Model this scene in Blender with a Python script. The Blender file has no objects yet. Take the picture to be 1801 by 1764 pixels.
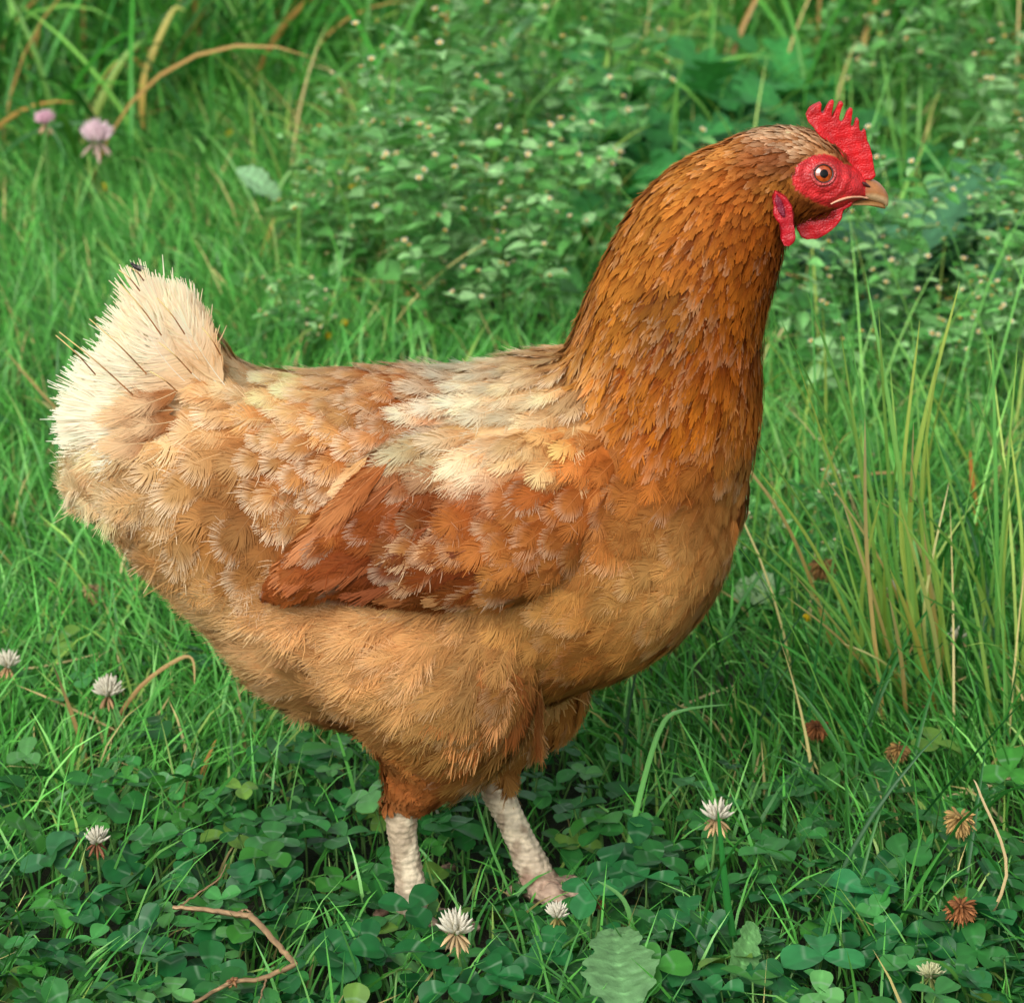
import bpy, bmesh, math, random
import numpy as np
from mathutils import Vector, Matrix
from mathutils.bvhtree import BVHTree

RNG = np.random.default_rng(11)
random.seed(11)
sc = bpy.context.scene
COL = sc.collection

# ------------------------------------------------------------------ camera, sky, sun, exposure
PITCH = math.radians(20.0)
DIST = 2.0
FPX = 6926.0                 # focal length in pixels of the 1801 px wide photograph
CX, CY = 900.5, 882.0
SP, CP = math.sin(PITCH), math.cos(PITCH)
ZC = 728 * DIST / (FPX * CP - 728 * SP)
CAM = np.array([0.0, -DIST * CP, ZC + DIST * SP])
FWD = np.array([0.0, CP, -SP]); UPV = np.array([0.0, SP, CP]); RGT = np.array([1.0, 0.0, 0.0])

cam_data = bpy.data.cameras.new("camera")
cam = bpy.data.objects.new("camera", cam_data)
COL.objects.link(cam)
cam.location = CAM
cam.rotation_euler = (math.pi / 2 - PITCH, 0, 0)
cam_data.sensor_width = 36.0
cam_data.sensor_fit = 'HORIZONTAL'
cam_data.lens = 36.0 * FPX / 1801.0
cam_data.clip_start = 0.02
cam_data.clip_end = 500.0
cam_data.dof.use_dof = True
cam_data.dof.focus_distance = DIST - 0.04
cam_data.dof.aperture_fstop = cam_data.lens / 7.2
sc.camera = cam

SUN_EL, SUN_AZ = math.radians(38), math.radians(202)     # azimuth clockwise from +Y
world = bpy.data.worlds.new("World"); sc.world = world
world.use_nodes = True
wn = world.node_tree.nodes; wl = world.node_tree.links
bg = wn["Background"]
sky = wn.new("ShaderNodeTexSky"); sky.sky_type = 'NISHITA'; sky.sun_disc = False
sky.sun_elevation = SUN_EL; sky.sun_rotation = SUN_AZ; sky.dust_density = 3.0; sky.air_density = 1.0
hs = wn.new("ShaderNodeHueSaturation"); hs.inputs["Saturation"].default_value = 0.22
wl.new(sky.outputs[0], hs.inputs["Color"]); wl.new(hs.outputs[0], bg.inputs["Color"])
bg.inputs["Strength"].default_value = 0.125
sd = bpy.data.lights.new("sun", 'SUN'); sd.energy = 1.45; sd.angle = math.radians(40); sd.color = (1.0, 0.965, 0.91)
sun = bpy.data.objects.new("sun", sd); COL.objects.link(sun)
sv = Vector((math.sin(SUN_AZ) * math.cos(SUN_EL), math.cos(SUN_AZ) * math.cos(SUN_EL), math.sin(SUN_EL)))
sun.rotation_euler = sv.to_track_quat('Z', 'Y').to_euler()
sun.location = (-1, -1, 3)
sc.view_settings.view_transform = 'Standard'
sc.view_settings.look = 'None'
sc.view_settings.exposure = 0.60
sc.view_settings.gamma = 1.0
sc.cycles.max_bounces = 8
sc.cycles.diffuse_bounces = 4
sc.cycles.transmission_bounces = 6
sc.cycles.transparent_max_bounces = 8

# ------------------------------------------------------------------ helpers: pixels <-> world
def ray(px, py):
    px = np.asarray(px, float); py = np.asarray(py, float)
    return FWD + ((px - CX) / FPX)[..., None] * RGT + ((CY - py) / FPX)[..., None] * UPV

def on_y(px, py, y=0.0):
    d = ray(px, py)
    t = (np.asarray(y, float) - CAM[1]) / d[..., 1]
    return CAM + d * t[..., None]

def on_z(px, py, z=0.0):
    d = ray(px, py)
    t = (np.asarray(z, float) - CAM[2]) / d[..., 2]
    return CAM + d * t[..., None]

def proj(P):
    v = P - CAM
    dz = v @ FWD
    return CX + FPX * (v @ RGT) / dz, CY - FPX * (v @ UPV) / dz

def lin(c):
    c = np.asarray(c, float) / 255.0
    return np.where(c <= 0.04045, c / 12.92, ((c + 0.055) / 1.055) ** 2.4)

def nrm(v):
    return v / np.maximum(np.linalg.norm(v, axis=-1, keepdims=True), 1e-9)

def smooth01(x):
    x = np.clip(x, 0, 1)
    return x * x * (3 - 2 * x)

def inside(poly, x, y):
    poly = np.asarray(poly, float); x = np.asarray(x, float); y = np.asarray(y, float)
    r = np.zeros(x.shape, bool)
    j = len(poly) - 1
    for i in range(len(poly)):
        xi, yi = poly[i]; xj, yj = poly[j]
        c = ((yi > y) != (yj > y)) & (x < (xj - xi) * (y - yi) / (yj - yi + 1e-12) + xi)
        r ^= c
        j = i
    return r

def vnoise(P, scale, seed=0):
    """cheap smooth noise of points (N,2+), about -1..1"""
    r = np.random.default_rng(seed)
    out = np.zeros(len(P))
    for k in range(6):
        f = r.normal(size=P.shape[1]) * scale * (0.6 + 0.25 * k)
        out += np.sin(P @ f + r.uniform(0, 6.28)) / (1 + 0.25 * k)
    return out / 2.6

# ------------------------------------------------------------------ helpers: meshes, objects
def mesh_from(name, V, Q, C=None, UV=None, smooth=True):
    V = np.ascontiguousarray(V, dtype=np.float32).reshape(-1, 3)
    Q = np.ascontiguousarray(Q, dtype=np.int32)
    k = Q.shape[1]
    m = bpy.data.meshes.new(name)
    m.vertices.add(len(V)); m.vertices.foreach_set("co", V.ravel())
    m.loops.add(Q.size); m.loops.foreach_set("vertex_index", Q.ravel())
    m.polygons.add(len(Q))
    m.polygons.foreach_set("loop_start", np.arange(0, Q.size, k, dtype=np.int32))
    m.polygons.foreach_set("use_smooth", np.full(len(Q), smooth, dtype=bool))
    m.update(calc_edges=True)
    if C is not None:
        set_col(m, C)
    if UV is not None:
        a = m.attributes.new("luv", 'FLOAT2', 'POINT')
        a.data.foreach_set("vector", np.ascontiguousarray(UV, dtype=np.float32).ravel())
    return m

def set_col(m, C):
    C = np.asarray(C, dtype=np.float32).reshape(-1, C.shape[-1])
    if C.shape[1] == 3:
        C = np.concatenate([C, np.ones((len(C), 1), np.float32)], 1)
    a = m.color_attributes.new("Col", 'FLOAT_COLOR', 'POINT')
    a.data.foreach_set("color", np.ascontiguousarray(C).ravel())

def link(name, mesh, mats=(), parent=None, label=None, cat=None, group=None, kind=None):
    o = bpy.data.objects.new(name, mesh)
    COL.objects.link(o)
    if mesh is not None and mats and not len(mesh.materials):
        for m in (mats if isinstance(mats, (list, tuple)) else [mats]):
            mesh.materials.append(m)
    if parent is not None:
        o.parent = parent
    tag(o, label, cat, group, kind)
    return o

def tag(o, label=None, cat=None, group=None, kind=None):
    if label: o["label"] = label
    if cat: o["category"] = cat
    if group: o["group"] = group
    if kind: o["kind"] = kind

def empty(name, loc, label, cat, group=None, rz=0.0, s=1.0):
    o = bpy.data.objects.new(name, None)
    COL.objects.link(o)
    o.empty_display_size = 0.01
    o.location = tuple(float(v) for v in loc); o.rotation_euler = (0, 0, rz); o.scale = (s, s, s)
    tag(o, label, cat, group)
    return o

def copy_tree(o, parent=None):
    c = o.copy(); COL.objects.link(c)
    if parent is not None:
        c.parent = parent
    for ch in o.children:
        copy_tree(ch, c)
    return c

class Acc:
    """collects pieces of geometry that become one mesh"""
    def __init__(s): s.V, s.Q, s.C, s.U, s.n = [], [], [], [], 0
    def add(s, V, Q, C, U=None):
        V = V.reshape(-1, 3); C = np.broadcast_to(C, V.shape[:1] + (3,)) if C.ndim == 1 else C.reshape(-1, 3)
        s.V.append(V); s.Q.append(Q + s.n); s.C.append(C); s.n += len(V)
        s.U.append(np.zeros((len(V), 2)) if U is None else U.reshape(-1, 2))
    def mesh(s, name):
        return mesh_from(name, np.concatenate(s.V), np.concatenate(s.Q), np.concatenate(s.C), np.concatenate(s.U))

def grid_quads(N, nu, nv):
    """quads of N grids of nu x nv vertices laid out one after another"""
    i, j = np.meshgrid(np.arange(nu - 1), np.arange(nv - 1), indexing='ij')
    a = (i * nv + j).ravel()
    q = np.stack([a, a + 1, a + nv + 1, a + nv], 1)
    return (q[None] + (np.arange(N) * nu * nv)[:, None, None]).reshape(-1, 4)

def tubes(P, rad, sides=5):
    """P (N,K,3) paths, rad (N,K) -> vertices and quads (open ends, tips come to a point)"""
    N, K, _ = P.shape
    T = nrm(np.gradient(P, axis=1))
    ref = np.where(np.abs(T[..., 2:3]) > 0.9, np.array([1.0, 0, 0]), np.array([0, 0, 1.0]))
    A = nrm(np.cross(T, ref)); B = np.cross(T, A)
    an = np.linspace(0, 2 * np.pi, sides + 1)
    V = P[:, :, None] + rad[:, :, None, None] * (np.cos(an)[None, None, :, None] * A[:, :, None] + np.sin(an)[None, None, :, None] * B[:, :, None])
    return V.reshape(-1, 3), grid_quads(N, K, sides + 1)

def one_tube(pts, r0, r1, sides=6, K=14, wob=0.0):
    pts = catmull(np.asarray(pts, float), K)
    if wob:
        pts = pts + RNG.normal(size=pts.shape) * wob
    return tubes(pts[None], np.linspace(r0, r1, len(pts))[None], sides)

def catmull(P, M):
    P = np.asarray(P, float); n = len(P)
    t = np.linspace(0, n - 1, M); i = np.minimum(t.astype(int), n - 2); f = (t - i)[:, None]
    p0 = P[np.maximum(i - 1, 0)]; p1 = P[i]; p2 = P[i + 1]; p3 = P[np.minimum(i + 2, n - 1)]
    return 0.5 * (2 * p1 + (p2 - p0) * f + (2 * p0 - 5 * p1 + 4 * p2 - p3) * f ** 2 + (3 * p1 - p0 - 3 * p2 + p3) * f ** 3)

def blades(root, L, W, az, lean, bend, c0, c1, tw=None, K=5, fold=False):
    N = len(root)
    s = np.linspace(0, 1, K)
    th = lean[:, None] + bend[:, None] * s[None] ** 1.3
    ds = 1.0 / (K - 1)
    dx = np.concatenate([np.zeros((N, 1)), np.cumsum(np.sin((th[:, 1:] + th[:, :-1]) / 2), 1)], 1) * ds * L[:, None]
    dz = np.concatenate([np.zeros((N, 1)), np.cumsum(np.cos((th[:, 1:] + th[:, :-1]) / 2), 1)], 1) * ds * L[:, None]
    h = np.stack([np.cos(az), np.sin(az), np.zeros(N)], 1)
    P = root[:, None] + dx[..., None] * h[:, None]
    P[..., 2] += dz
    side = np.stack([-np.sin(az), np.cos(az), np.zeros(N)], 1)[:, None]
    up = np.cos(th)[..., None] * np.array([0, 0, 1.0]) * 0 + np.stack([-np.cos(th) * np.cos(az)[:, None], -np.cos(th) * np.sin(az)[:, None], np.sin(th)], -1)
    tw = np.zeros(N) if tw is None else tw
    ph = tw[:, None] * (0.4 + s[None])
    wd = np.cos(ph)[..., None] * side + np.sin(ph)[..., None] * up
    nn = -np.sin(ph)[..., None] * side + np.cos(ph)[..., None] * up
    prof = np.interp(s, [0, 0.15, 0.5, 0.8, 1.0], [0.75, 1.0, 0.9, 0.55, 0.03])
    hw = W[:, None] * 0.5 * prof[None]
    C = c0[:, None] + (c1 - c0)[:, None] * (s ** 0.8)[None, :, None]
    if fold:
        V = np.stack([P - wd * hw[..., None] + nn * hw[..., None] * 0.45, P, P + wd * hw[..., None] + nn * hw[..., None] * 0.45], 2)
        C = np.stack([C * 0.96, C * 1.08, C * 0.96], 2)
        return V, grid_quads(N, K, 3), C
    V = np.stack([P - wd * hw[..., None], P + wd * hw[..., None]], 2)
    C = np.stack([C, C], 2)
    return V, grid_quads(N, K, 2), C

def leaves(root, d, up, L, W, droop, fold, col, prof, ns=8, nt=5, wave=0.0, sweep=0.0, tipcol=None):
    """broad leaves; prof(s) half-width 0..1, t across; sweep pulls the margin towards the tip"""
    N = len(root)
    d = nrm(d); b = nrm(np.cross(up, d)); n = np.cross(d, b)
    s = np.linspace(0, 1, ns); t = np.linspace(-1, 1, nt)
    ph = droop[:, None] * s[None]
    dl = L[:, None, None] * (np.cos(ph)[..., None] * d[:, None] - np.sin(ph)[..., None] * n[:, None]) / (ns - 1)
    P = root[:, None] + np.concatenate([np.zeros((N, 1, 3)), np.cumsum((dl[:, 1:] + dl[:, :-1]) / 2, 1)], 1)
    nn = np.cos(ph)[..., None] * n[:, None] + np.sin(ph)[..., None] * d[:, None]
    dd = np.cos(ph)[..., None] * d[:, None] - np.sin(ph)[..., None] * n[:, None]
    w = W[:, None] * 0.5 * prof(s)[None]
    lat = w[:, :, None] * t[None, None]
    V = P[:, :, None] + lat[..., None] * b[:, None, None]
    V = V + nn[:, :, None] * (np.abs(lat) * fold[:, None, None])[..., None]
    if wave:
        wv = RNG.normal(size=(N, ns, nt)) * wave * W[:, None, None]
        V = V + nn[:, :, None] * wv[..., None]
    if sweep:
        V = V + dd[:, :, None] * (np.abs(lat) * sweep)[..., None]
    C = np.broadcast_to(col[:, None, None], (N, ns, nt, 3)).copy()
    C[:, :, nt // 2] *= 1.18
    if tipcol is not None:
        C += (tipcol - col)[:, None, None] * (s ** 2)[None, :, None, None]
    U = np.broadcast_to(np.stack(np.meshgrid(s, t, indexing='ij'), -1)[None], (N, ns, nt, 2))
    return V, grid_quads(N, ns, nt), C, U

# ------------------------------------------------------------------ materials
def new_mat(name):
    m = bpy.data.materials.new(name); m.use_nodes = True
    nt = m.node_tree; n = nt.nodes; l = nt.links
    return m, n, l, n["Principled BSDF"], n["Material Output"]

def attr_mat(name, rough=0.5, spec=0.35, transl=0.0, tr_tint=(1, 1, 1), noise=0.0, nscale=300, bump=0.0, bscale=600, vein=False, sheen=0.0):
    m, n, l, p, out = new_mat(name)
    a = n.new("ShaderNodeAttribute"); a.attribute_name = "Col"
    col = a.outputs["Color"]
    if noise:
        tc = n.new("ShaderNodeTexCoord"); nz = n.new("ShaderNodeTexNoise")
        nz.inputs["Scale"].default_value = nscale; nz.inputs["Detail"].default_value = 3
        l.new(tc.outputs["Object"], nz.inputs["Vector"])
        mr = n.new("ShaderNodeMapRange"); mr.inputs["From Min"].default_value = 0.3; mr.inputs["From Max"].default_value = 0.7
        mr.inputs["To Min"].default_value = 1 - noise; mr.inputs["To Max"].default_value = 1 + noise
        l.new(nz.outputs["Fac"], mr.inputs["Value"])
        mx = n.new("ShaderNodeVectorMath"); mx.operation = 'SCALE'
        l.new(col, mx.inputs[0]); l.new(mr.outputs[0], mx.inputs["Scale"])
        col = mx.outputs[0]
    if vein:
        # pale chevron of a clover leaflet, from the leaflet's own s,t coordinates
        u = n.new("ShaderNodeAttribute"); u.attribute_name = "luv"
        sx = n.new("ShaderNodeSeparateXYZ"); l.new(u.outputs["Vector"], sx.inputs[0])
        ab = n.new("ShaderNodeMath"); ab.operation = 'ABSOLUTE'; l.new(sx.outputs["Y"], ab.inputs[0])
        ad = n.new("ShaderNodeMath"); ad.operation = 'MULTIPLY_ADD'; ad.inputs[1].default_value = 0.13
        l.new(ab.outputs[0], ad.inputs[0]); l.new(sx.outputs["X"], ad.inputs[2])
        sb = n.new("ShaderNodeMath"); sb.operation = 'SUBTRACT'; sb.inputs[1].default_value = 0.46; l.new(ad.outputs[0], sb.inputs[0])
        a2 = n.new("ShaderNodeMath"); a2.operation = 'ABSOLUTE'; l.new(sb.outputs[0], a2.inputs[0])
        m2 = n.new("ShaderNodeMapRange"); m2.inputs["From Min"].default_value = 0.0; m2.inputs["From Max"].default_value = 0.075
        m2.inputs["To Min"].default_value = 0.55; m2.inputs["To Max"].default_value = 0.0
        l.new(a2.outputs[0], m2.inputs["Value"])
        nz2 = n.new("ShaderNodeTexNoise"); nz2.inputs["Scale"].default_value = 55; tc2 = n.new("ShaderNodeTexCoord")
        l.new(tc2.outputs["Object"], nz2.inputs["Vector"])
        m3 = n.new("ShaderNodeMapRange"); m3.inputs["From Min"].default_value = 0.42; m3.inputs["From Max"].default_value = 0.6
        l.new(nz2.outputs["Fac"], m3.inputs["Value"])
        mu = n.new("ShaderNodeMath"); mu.operation = 'MULTIPLY'; l.new(m2.outputs[0], mu.inputs[0]); l.new(m3.outputs[0], mu.inputs[1])
        mc = n.new("ShaderNodeMixRGB"); mc.inputs["Color2"].default_value = (0.22, 0.36, 0.22, 1)
        l.new(mu.outputs[0], mc.inputs["Fac"]); l.new(col, mc.inputs["Color1"])
        col = mc.outputs[0]
    l.new(col, p.inputs["Base Color"])
    p.inputs["Roughness"].default_value = rough
    p.inputs["Specular IOR Level"].default_value = spec
    if sheen:
        p.inputs["Sheen Weight"].default_value = sheen
    if bump:
        tb = n.new("ShaderNodeTexCoord"); nb = n.new("ShaderNodeTexNoise"); nb.inputs["Scale"].default_value = bscale
        l.new(tb.outputs["Object"], nb.inputs["Vector"])
        bp = n.new("ShaderNodeBump"); bp.inputs["Strength"].default_value = bump; bp.inputs["Distance"].default_value = 0.001
        l.new(nb.outputs["Fac"], bp.inputs["Height"]); l.new(bp.outputs[0], p.inputs["Normal"])
    if transl:
        t = n.new("ShaderNodeBsdfTranslucent"); mix = n.new("ShaderNodeMixShader"); mix.inputs[0].default_value = transl
        tt = n.new("ShaderNodeMixRGB"); tt.blend_type = 'MULTIPLY'; tt.inputs["Fac"].default_value = 1.0
        tt.inputs["Color2"].default_value = (*tr_tint, 1); l.new(col, tt.inputs["Color1"])
        l.new(tt.outputs[0], t.inputs["Color"])
        l.new(p.outputs[0], mix.inputs[1]); l.new(t.outputs[0], mix.inputs[2]); l.new(mix.outputs[0], out.inputs["Surface"])
    return m

def flesh_mat(name, bump=0.6, vscale=900, rough=0.42, sss=0.12):
    m, n, l, p, out = new_mat(name)
    a = n.new("ShaderNodeAttribute"); a.attribute_name = "Col"
    tc = n.new("ShaderNodeTexCoord")
    nz = n.new("ShaderNodeTexNoise"); nz.inputs["Scale"].default_value = 260; nz.inputs["Detail"].default_value = 4
    l.new(tc.outputs["Object"], nz.inputs["Vector"])
    mr = n.new("ShaderNodeMapRange"); mr.inputs["From Min"].default_value = 0.3; mr.inputs["From Max"].default_value = 0.7
    mr.inputs["To Min"].default_value = 0.78; mr.inputs["To Max"].default_value = 1.22; l.new(nz.outputs["Fac"], mr.inputs["Value"])
    mx = n.new("ShaderNodeVectorMath"); mx.operation = 'SCALE'; l.new(a.outputs["Color"], mx.inputs[0]); l.new(mr.outputs[0], mx.inputs["Scale"])
    l.new(mx.outputs[0], p.inputs["Base Color"])
    v = n.new("ShaderNodeTexVoronoi"); v.inputs["Scale"].default_value = vscale; l.new(tc.outputs["Object"], v.inputs["Vector"])
    bp = n.new("ShaderNodeBump"); bp.inputs["Strength"].default_value = bump; bp.inputs["Distance"].default_value = 0.0006
    bp.invert = True
    l.new(v.outputs["Distance"], bp.inputs["Height"]); l.new(bp.outputs[0], p.inputs["Normal"])
    p.inputs["Roughness"].default_value = rough
    p.inputs["Subsurface Weight"].default_value = sss
    p.inputs["Subsurface Radius"].default_value = (1.0, 0.25, 0.15)
    p.inputs["Subsurface Scale"].default_value = 0.002
    return m

def plain_mat(name, col, rough=0.5, spec=0.5, coat=0.0, noise=None):
    m, n, l, p, out = new_mat(name)
    p.inputs["Base Color"].default_value = (*col, 1); p.inputs["Roughness"].default_value = rough
    p.inputs["Specular IOR Level"].default_value = spec; p.inputs["Coat Weight"].default_value = coat
    if noise:
        tc = n.new("ShaderNodeTexCoord"); nz = n.new("ShaderNodeTexNoise"); nz.inputs["Scale"].default_value = noise
        l.new(tc.outputs["Object"], nz.inputs["Vector"])
        cr = n.new("ShaderNodeValToRGB")
        cr.color_ramp.elements[0].color = (*[c * 0.6 for c in col], 1); cr.color_ramp.elements[1].color = (*[min(1, c * 1.35) for c in col], 1)
        cr.color_ramp.elements[0].position = 0.3; cr.color_ramp.elements[1].position = 0.7
        l.new(nz.outputs["Fac"], cr.inputs[0]); l.new(cr.outputs[0], p.inputs["Base Color"])
    return m

M_FEATHER = attr_mat("feather", rough=0.62, spec=0.09, transl=0.32, tr_tint=(1.0, 0.97, 0.93), sheen=0.0)
M_SKINBASE = attr_mat("under_plumage", rough=0.9, spec=0.1, noise=0.2, nscale=250)
M_FACE = flesh_mat("red_face_skin", bump=0.7, vscale=800)
M_COMB = flesh_mat("red_comb_skin", bump=0.45, vscale=1100, rough=0.4)
M_SCALE = flesh_mat("shank_scale", bump=1.0, vscale=330, rough=0.65, sss=0.0)
M_BEAK = attr_mat("beak_horn", rough=0.33, spec=0.5, noise=0.12, nscale=500, bump=0.15, bscale=900)
M_QUILL = attr_mat("quill", rough=0.4, spec=0.4)
M_GRASS = attr_mat("grass_blade_green", rough=0.42, spec=0.35, transl=0.24, tr_tint=(1.2, 1.15, 0.65))
M_LEAF = attr_mat("weed_leaf_green", rough=0.5, spec=0.35, transl=0.25, tr_tint=(1.2, 1.15, 0.65), noise=0.2, nscale=160, bump=0.5, bscale=500)
M_CLOVER = attr_mat("clover_leaf_green", rough=0.46, spec=0.32, transl=0.18, tr_tint=(1.2, 1.15, 0.65), noise=0.14, nscale=120, vein=True)
M_STRAW = attr_mat("dry_straw", rough=0.6, spec=0.3, transl=0.1)
M_PETAL = attr_mat("petal", rough=0.6, spec=0.2, transl=0.25)
# ------------------------------------------------------------------ the hen: one continuous body
def loft(st, M=40, n=36, inset=0.0, cap=True):
    """st rows: (x1,y1, x2,y2, half width in m, Y): outline pixel pairs -> closed tube"""
    st = np.asarray(st, float)
    A = on_y(st[:, 0], st[:, 1], st[:, 5]); B = on_y(st[:, 2], st[:, 3], st[:, 5])
    c = (A + B) / 2; h = (A - B) / 2; a = st[:, 4]
    hl = np.linalg.norm(h, axis=1); hn = h / hl[:, None]
    # seen from above the widest line of a round body stands a little outside its middle section
    k = np.sqrt(np.maximum(hl ** 2 - (a * math.tan(PITCH) * np.abs(hn[:, 2])) ** 2, (0.6 * hl) ** 2))
    h = hn * np.maximum(k - inset, 0.3 * k)[:, None]
    c = catmull(c, M); h = catmull(h, M); a = catmull(a[:, None], M)[:, 0]
    if cap:
        for e in (0, -1):
            ax = c[e] - c[1 if e == 0 else -2]; ax /= np.linalg.norm(ax)
            r = min(np.linalg.norm(h[e]), a[e])
            ex = [(0.35, 0.9), (0.62, 0.68), (0.8, 0.35), (0.84, 0.08)]
            cc = np.array([c[e] + ax * r * q for q, _ in ex]); hh = np.array([h[e] * f for _, f in ex]); aa = np.array([a[e] * f for _, f in ex])
            if e == 0:
                c = np.concatenate([cc[::-1], c]); h = np.concatenate([hh[::-1], h]); a = np.concatenate([aa[::-1], a])
            else:
                c = np.concatenate([c, cc]); h = np.concatenate([h, hh]); a = np.concatenate([a, aa])
    an = np.linspace(0, 2 * np.pi, n, endpoint=False)
    V = c[:, None] + np.cos(an)[None, :, None] * h[:, None] + np.sin(an)[None, :, None] * np.array([0, 1.0, 0])[None, None] * a[:, None, None]
    K = len(c)
    F = []
    for i in range(K - 1):
        for j in range(n):
            j2 = (j + 1) % n
            F.append((i * n + j, i * n + j2, (i + 1) * n + j2, (i + 1) * n + j))
    F.append(tuple(range(n - 1, -1, -1))); F.append(tuple((K - 1) * n + j for j in range(n)))
    return V.reshape(-1, 3), F

def tube_solid(pts, rads, K=24, n=14):
    P = catmull(np.asarray(pts, float), K); r = catmull(np.asarray(rads, float)[:, None], K)[:, 0]
    T = nrm(np.gradient(P, axis=0)); ref = np.array([0.0, 1.0, 0.02])
    A = nrm(np.cross(T, ref)); B = np.cross(T, A)
    an = np.linspace(0, 2 * np.pi, n, endpoint=False)
    V = P[:, None] + r[:, None, None] * (np.cos(an)[None, :, None] * A[:, None] + np.sin(an)[None, :, None] * B[:, None])
    F = [(i * n + j, i * n + (j + 1) % n, (i + 1) * n + (j + 1) % n, (i + 1) * n + j) for i in range(K - 1) for j in range(n)]
    F.append(tuple(range(n - 1, -1, -1))); F.append(tuple((K - 1) * n + j for j in range(n)))
    return V.reshape(-1, 3), F

def remesh(pieces, voxel, smooth_it, name):
    V, F, o = [], [], 0
    for v, f in pieces:
        V.append(v); F += [tuple(i + o for i in q) for q in f]; o += len(v)
    me = bpy.data.meshes.new("tmp"); me.from_pydata(np.concatenate(V).tolist(), [], F); me.update()
    bm = bmesh.new(); bm.from_mesh(me); bmesh.ops.recalc_face_normals(bm, faces=bm.faces); bm.to_mesh(me); bm.free()
    ob = bpy.data.objects.new("tmp", me); COL.objects.link(ob)
    m = ob.modifiers.new("r", 'REMESH'); m.mode = 'VOXEL'; m.voxel_size = voxel; m.use_smooth_shade = True
    if smooth_it:
        s = ob.modifiers.new("s", 'SMOOTH'); s.factor = 0.5; s.iterations = smooth_it
    bpy.context.view_layer.update()
    ev = ob.evaluated_get(bpy.context.evaluated_depsgraph_get())
    r = bpy.data.meshes.new_from_object(ev); r.name = name
    bpy.data.objects.remove(ob); bpy.data.meshes.remove(me)
    r.polygons.foreach_set("use_smooth", np.ones(len(r.polygons), bool))
    return r

def verts_of(m):
    a = np.empty(len(m.vertices) * 3, np.float32); m.vertices.foreach_get("co", a); return a.reshape(-1, 3).astype(float)

def bvh_of(m):
    return BVHTree.FromPolygons([tuple(v) for v in verts_of(m)], [tuple(p.vertices) for p in m.polygons])

NEARY, FARY = -0.035, 0.020
trunk = loft([(160, 770, 205, 925, .020, 0), (225, 690, 268, 1010, .036, 0), (325, 650, 375, 1110, .054, 0), (450, 640, 488, 1232, .068, 0),
              (560, 634, 592, 1284, .078, 0), (680, 624, 698, 1302, .084, 0), (800, 630, 800, 1292, .086, 0), (900, 607, 900, 1262, .084, 0),
              (1000, 592, 1000, 1232, .080, 0), (1080, 600, 1110, 1195, .074, 0), (1150, 640, 1210, 1125, .066, 0),
              (1205, 720, 1278, 1025, .053, 0), (1245, 800, 1305, 930, .036, 0)], inset=0.0065)
neck = loft([(930, 720, 1285, 1010, .066, 0), (985, 615, 1335, 800, .060, 0), (1012, 548, 1350, 690, .055, 0), (1050, 460, 1350, 600, .048, 0),
             (1100, 370, 1366, 520, .042, 0), (1160, 305, 1386, 450, .036, 0), (1230, 260, 1395, 415, .030, 0), (1310, 232, 1402, 395, .0255, 0)], inset=0.0035)
head = loft([(1290, 240, 1385, 405, .025, 0), (1340, 226, 1398, 395, .0235, 0), (1385, 223, 1415, 388, .0215, 0), (1430, 232, 1447, 384, .0195, 0),
             (1470, 254, 1474, 374, .017, 0), (1503, 284, 1497, 362, .0130, 0), (1524, 308, 1515, 353, .0085, 0)], inset=0.0008)
tailb = loft([(500, 645, 480, 880, .046, 0), (438, 640, 420, 890, .043, 0), (392, 608, 350, 860, .034, 0), (350, 560, 275, 820, .022, 0), (306, 522, 215, 770, .010, 0)], M=22, inset=0.0035)
pieces = [trunk, neck, head, tailb]
for s in (-1, 1):
    yy = NEARY if s < 0 else FARY
    if s < 0:
        pieces.append(loft([(470, 1080, 950, 1105, .034, -.060), (540, 1185, 955, 1195, .037, -.060), (630, 1275, 932, 1275, .032, -.052), (668, 1335, 875, 1345, .022, -.04),
                            (672, 1375, 800, 1392, .015, -.037), (685, 1400, 748, 1425, .0088, NEARY)], inset=0.0035))
        shank = [(708, 1400), (706, 1445), (712, 1500), (720, 1545), (722, 1600)]
        rr = [.0088, .0082, .0076, .0080, .0088]
        foot = (722, 1625)
        toes = [[(722, 1606), (775, 1612), (845, 1632)], [(722, 1606), (770, 1640), (822, 1676)], [(722, 1606), (745, 1560), (798, 1522)], [(718, 1606), (690, 1585), (662, 1612)]]
    else:
        pieces.append(loft([(780, 1080, 1040, 1150, .032, .036), (810, 1180, 1032, 1225, .030, .036), (830, 1260, 1000, 1285, .024, .03), (832, 1330, 925, 1325, .014, .024),
                            (836, 1370, 893, 1362, .0088, FARY)], inset=0.002))
        shank = [(862, 1340), (872, 1385), (905, 1455), (935, 1520), (962, 1572)]
        rr = [.0090, .0086, .0078, .0092, .0105]
        toes = [[(962, 1570), (1025, 1583), (1100, 1596)], [(962, 1570), (1010, 1605), (1062, 1632)], [(962, 1570), (1000, 1556), (1050, 1538)], [(958, 1568), (925, 1560), (890, 1572)]]
    pts = [on_y(x, y, yy) for x, y in shank]
    pieces.append(tube_solid(pts, rr))
    for t in toes:
        q = [on_z(x, y, z) for (x, y), z in zip(t, (.012, .009, .005))]
        pieces.append(tube_solid(q, [.0065, .0052, .0026], K=14, n=10))
HENMESH = remesh(pieces, 0.0013, 6, "hen_body")

# face ledge: a small swelling of cheek and brow on both sides
HV = verts_of(HENMESH)
BVH = bvh_of(HENMESH)

def hit(px, py, bvh=None):
    d = Vector(ray(px, py)); d.normalize()
    loc, n, i, dist = (bvh or BVH).ray_cast(Vector(CAM), d)
    return (np.array(loc), np.array(n)) if loc is not None else (None, None)

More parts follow.
